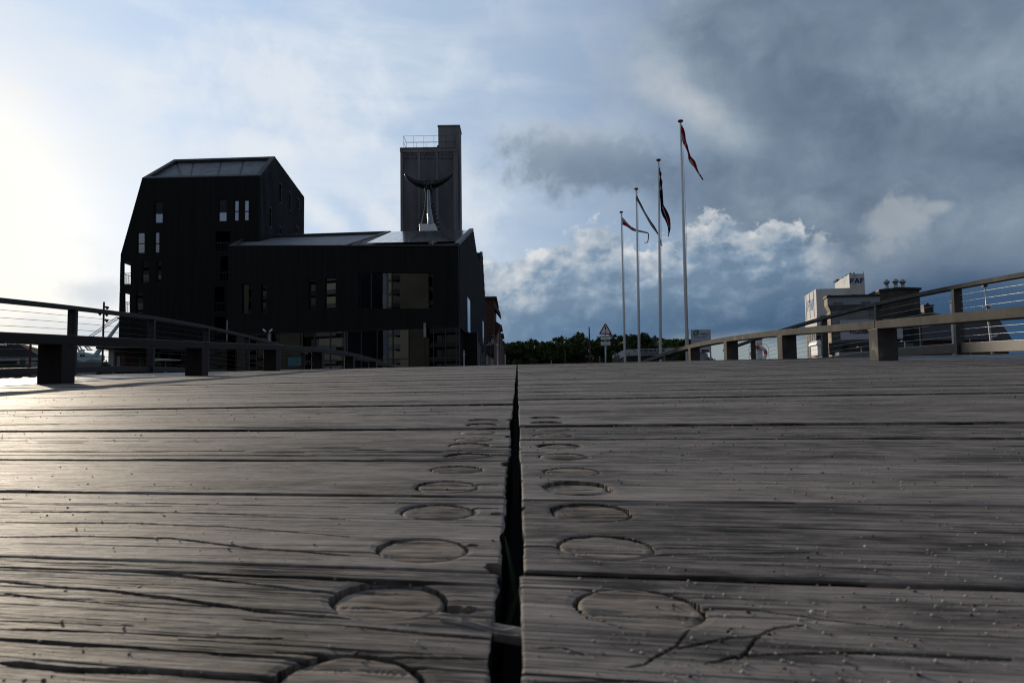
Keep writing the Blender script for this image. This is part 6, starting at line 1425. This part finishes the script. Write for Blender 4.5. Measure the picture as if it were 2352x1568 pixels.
# harbour crane
Y = 150.0; ck = Y/1794/(4.2*1.7415)
t = thing('harbour_crane', (Lp(1350, 500, Y).x, Y, ZG), 'pale blue harbour crane with windowed cab and folded jib left of the tall black building', 'crane')
M_crane = mat('pale blue paint', (.36, .50, .56), .5, 0, .15, .4)
a, b = Lp(1120, 525, Y), Lp(1420, 370, Y)
P_ = [Lp(1120, 525, Y), Lp(1425, 530, Y), Lp(1530, 485, Y), Lp(1530, 400, Y), Lp(1440, 375, Y), Lp(1240, 362, Y), Lp(1120, 365, Y)]; obj('cab', MB().prism(P_, (0, 5, 0)), M_crane, t)
for zx in (1130, 1348, 1392, ): p = Lp(zx, 447, Y); q = Lp(zx+30, 407, Y); wn = obj('window', MB().box((p.x, Y-.12, p.z), (q.x, Y-.005, q.z)), M_glassd, t)
def bar(a, b, w, o=2.0, nm='jib', mm=None): return obj(nm, MB().bar(a+Vector((0, o, 0)), b+Vector((0, o, 0)), w), mm or M_crane, t)
j0, j1 = Lp(1470, 470, Y), at(268, 733, Y)
obj('jib', MB().tube([j0+Vector((0, 2, 0)), j0.lerp(j1, .3)+Vector((0, 2, 0)), j1+Vector((0, 2, 0))], [44*ck, 36*ck, 24*ck], 10), M_crane, t)
tp = at(*Z5(1410, 520), Y); 
bar(j1, tp, .35); lb0 = at(*Z5(940, 845), Y)
mb = MB(); d_ = (lb0-tp); nn = Vector((-d_.z, 0, d_.x)).normalized()*0.22
A0, A1, B0, B1 = tp+nn, lb0+nn, tp-nn, lb0-nn
for u_, v_ in ((A0, A1), (B0, B1)): mb.bar(u_+Vector((0, 2, 0)), v_+Vector((0, 2, 0)), .10)
for i in range(30): p = A0.lerp(A1, i/30); q = B0.lerp(B1, (i+.5)/30); mb.bar(p+Vector((0, 2, 0)), q+Vector((0, 2, 0)), .06)
obj('lattice_boom', mb, M_crane, t)
mb = MB()
for (u_, v_) in (((1240, 365), (1280, 250)), ((1240, 365), (1255, 250)), ((1330, 365), (1295, 255)), ((1400, 370), (1330, 255)), ((1240, 300), (1320, 300)), ((1410, 255), (1480, 330)), ((1440, 255), (1520, 310)), ((1480, 330), (1550, 330))): mb.bar(Lp(*u_, Y+2), Lp(*v_, Y+2), .22)
mb.tube([Lp(1350, 370, Y+2), Lp(1355, 330, Y+2)], .25, 8); mb.tube([Lp(1405, 372, Y+2), Lp(1403, 325, Y+2)], .2, 8); obj('gantry', mb, M_crane, t)
obj('pedestal', MB().box((Lp(1180, 600, Y).x, Y+.5, ZG), (Lp(1420, 600, Y).x, Y+4.5, Lp(1300, 525, Y).z)), M_crane, t)
# floodlight pole
Y = 50.0; p, q = at(*Z5(1290, 1165), Y), at(*Z5(1305, 337), Y)
t = thing('floodlight_pole', (p.x, Y, ZG), 'dark pole carrying several floodlights left of the tall black building', 'floodlight pole')
obj('pole', MB().box((q.x-.045, Y-.045, ZG), (q.x+.045, Y+.045, q.z)), M_steeld, t)
for zx, zy, dx in ((1335, 405, 1), (1330, 565, 1), (1262, 480, -1), (1330, 490, 1)):
    c = at(*Z5(zx, zy), Y); v_ = Vector((.15*dx, 0, -.09)); obj('floodlight', MB().tube([c-v_*.5, c+v_*.6], [.05, .12], 10), M_steeld, t, smooth=True); 
obj('bracket', MB().tube([at(*Z5(1245, 470), Y), at(*Z5(1345, 480), Y)], .018, 6), M_steeld, t)
# low brick range and pale annexe
Y = 95.0; a, b = Lp(1100, 640, Y), Lp(1860, 535, Y); t = thing('low_building', (a.x, Y, ZG), 'low flat brick building below the crane cab', 'building'); obj('wall', MB().box((a.x-6, Y, ZG), (b.x, Y+8, b.z-1.2)), M_brick, t); obj('roof', MB().box((a.x-6.3, Y-.4, b.z-1.2), (b.x+.4, Y+8.4, b.z)), M_concd, t)
Y = 64.0; a, b, c_ = Lp(1815, 640, Y), Lp(1990, 318, Y), Lp(1905, 400, Y); t = thing('annexe', (a.x, Y, ZG), 'small pale annexe with thin flat roof at the left foot of the tall black building', 'building')
obj('wall', MB().box((a.x, Y, ZG), (c_.x, Y+5, b.z)), M_plaster, t); obj('brick_wall', MB().box((c_.x, Y+.3, ZG), (b.x+.4, Y+5, b.z-.3)), M_brickd, t); obj('roof', MB().box((c_.x-1.2, Y-.5, b.z+.0), (b.x+1, Y+5.2, b.z+.3)), M_slate, t)
p, q = Lp(1938, 600, Y), Lp(1988, 438, Y); obj('door_frame', MB().box((p.x, Y+.2, p.z), (q.x, Y+.29, q.z)), M_plaster, t); obj('door', MB().box((p.x+.1, Y+.15, p.z+.1), (q.x-.1, Y+.2, q.z-.1)), M_frame, t)
Y = 57.0; c = at(*Z5(2078, 1065), Y); t = thing('table', (c.x, Y, ZG), 'round pale standing table in front of the tall black building', 'table'); obj('table_top', MB().lathe((c.x, Y, c.z-.04), [(1.0, 0), (1.02, .03), (1.0, .06)], 24), M_white, t, smooth=True); obj('leg', MB().tube([(c.x, Y, ZG), (c.x, Y, c.z-.04)], .05, 8), M_steel, t, smooth=True)
# boats hull low behind the left railing
Y = 70.0; a, b = Lp(1200, 650, Y), Lp(1640, 625, Y); own(obj('boat', MB().prism([(a.x, Y, ZG), (b.x-.8, Y, ZG), (b.x, Y, b.z), (b.x-2, Y, b.z+.05), (a.x+1.5, Y, b.z-.15), (a.x-1, Y, a.z)], (0, 2.2, 0)), M_plaster, None, label='upturned pale boat hull low below the brick building', cat='boat', bevel=.05), (a.x, Y, ZG))

# ------------------------------------------------------------------ houses behind the camera, mirrored in the shop windows
M_block = mat('pale grey render', (.13, .155, .20), .9, 0, .1, .3)
for i, (x, y, wd, dp, h, lab) in enumerate([(-86, -26, 22, 14, 38, 'tall grey apartment block with long balconies behind the viewer, on the left'), (-118, -45, 26, 14, 34, 'grey apartment block farthest left behind the viewer'), (-58, -32, 22, 12, 30, 'lower grey apartment block behind the viewer, nearest the bridge axis'), (24, -95, 34, 14, 16, 'grey apartment block behind the viewer, on the right')]):
    t = thing('apartment_block', (x, y, -.75), lab, 'building', 'grey apartment blocks behind the viewer'); z0 = -.75
    obj('wall', MB().box((x-wd/2, y-dp, z0), (x+wd/2, y, z0+h)), M_block, t)
    n = int(h//3); obj('brick_bay', MB().box((x-wd*.3, y+.02, z0), (x+wd*.02, y+1.6, z0+h*.96)), M_frame, t)
    for k in range(n):
        for j in range(int(wd//7)):
            xx = x-wd/2+.6+j*7; wn = obj('window', MB().box((xx, y+.01, z0+.4+k*3), (xx+6.1, y+.09, z0+2.7+k*3)), M_frame, t)
        if k: obj('balcony', MB().box((x-wd/2+2, y, z0+k*3-.1), (x+wd/2-2, y+1.4, z0+k*3+.0)).box((x-wd/2+2, y+1.3, z0+k*3), (x+wd/2-2, y+1.4, z0+k*3+.9)), M_block, t)
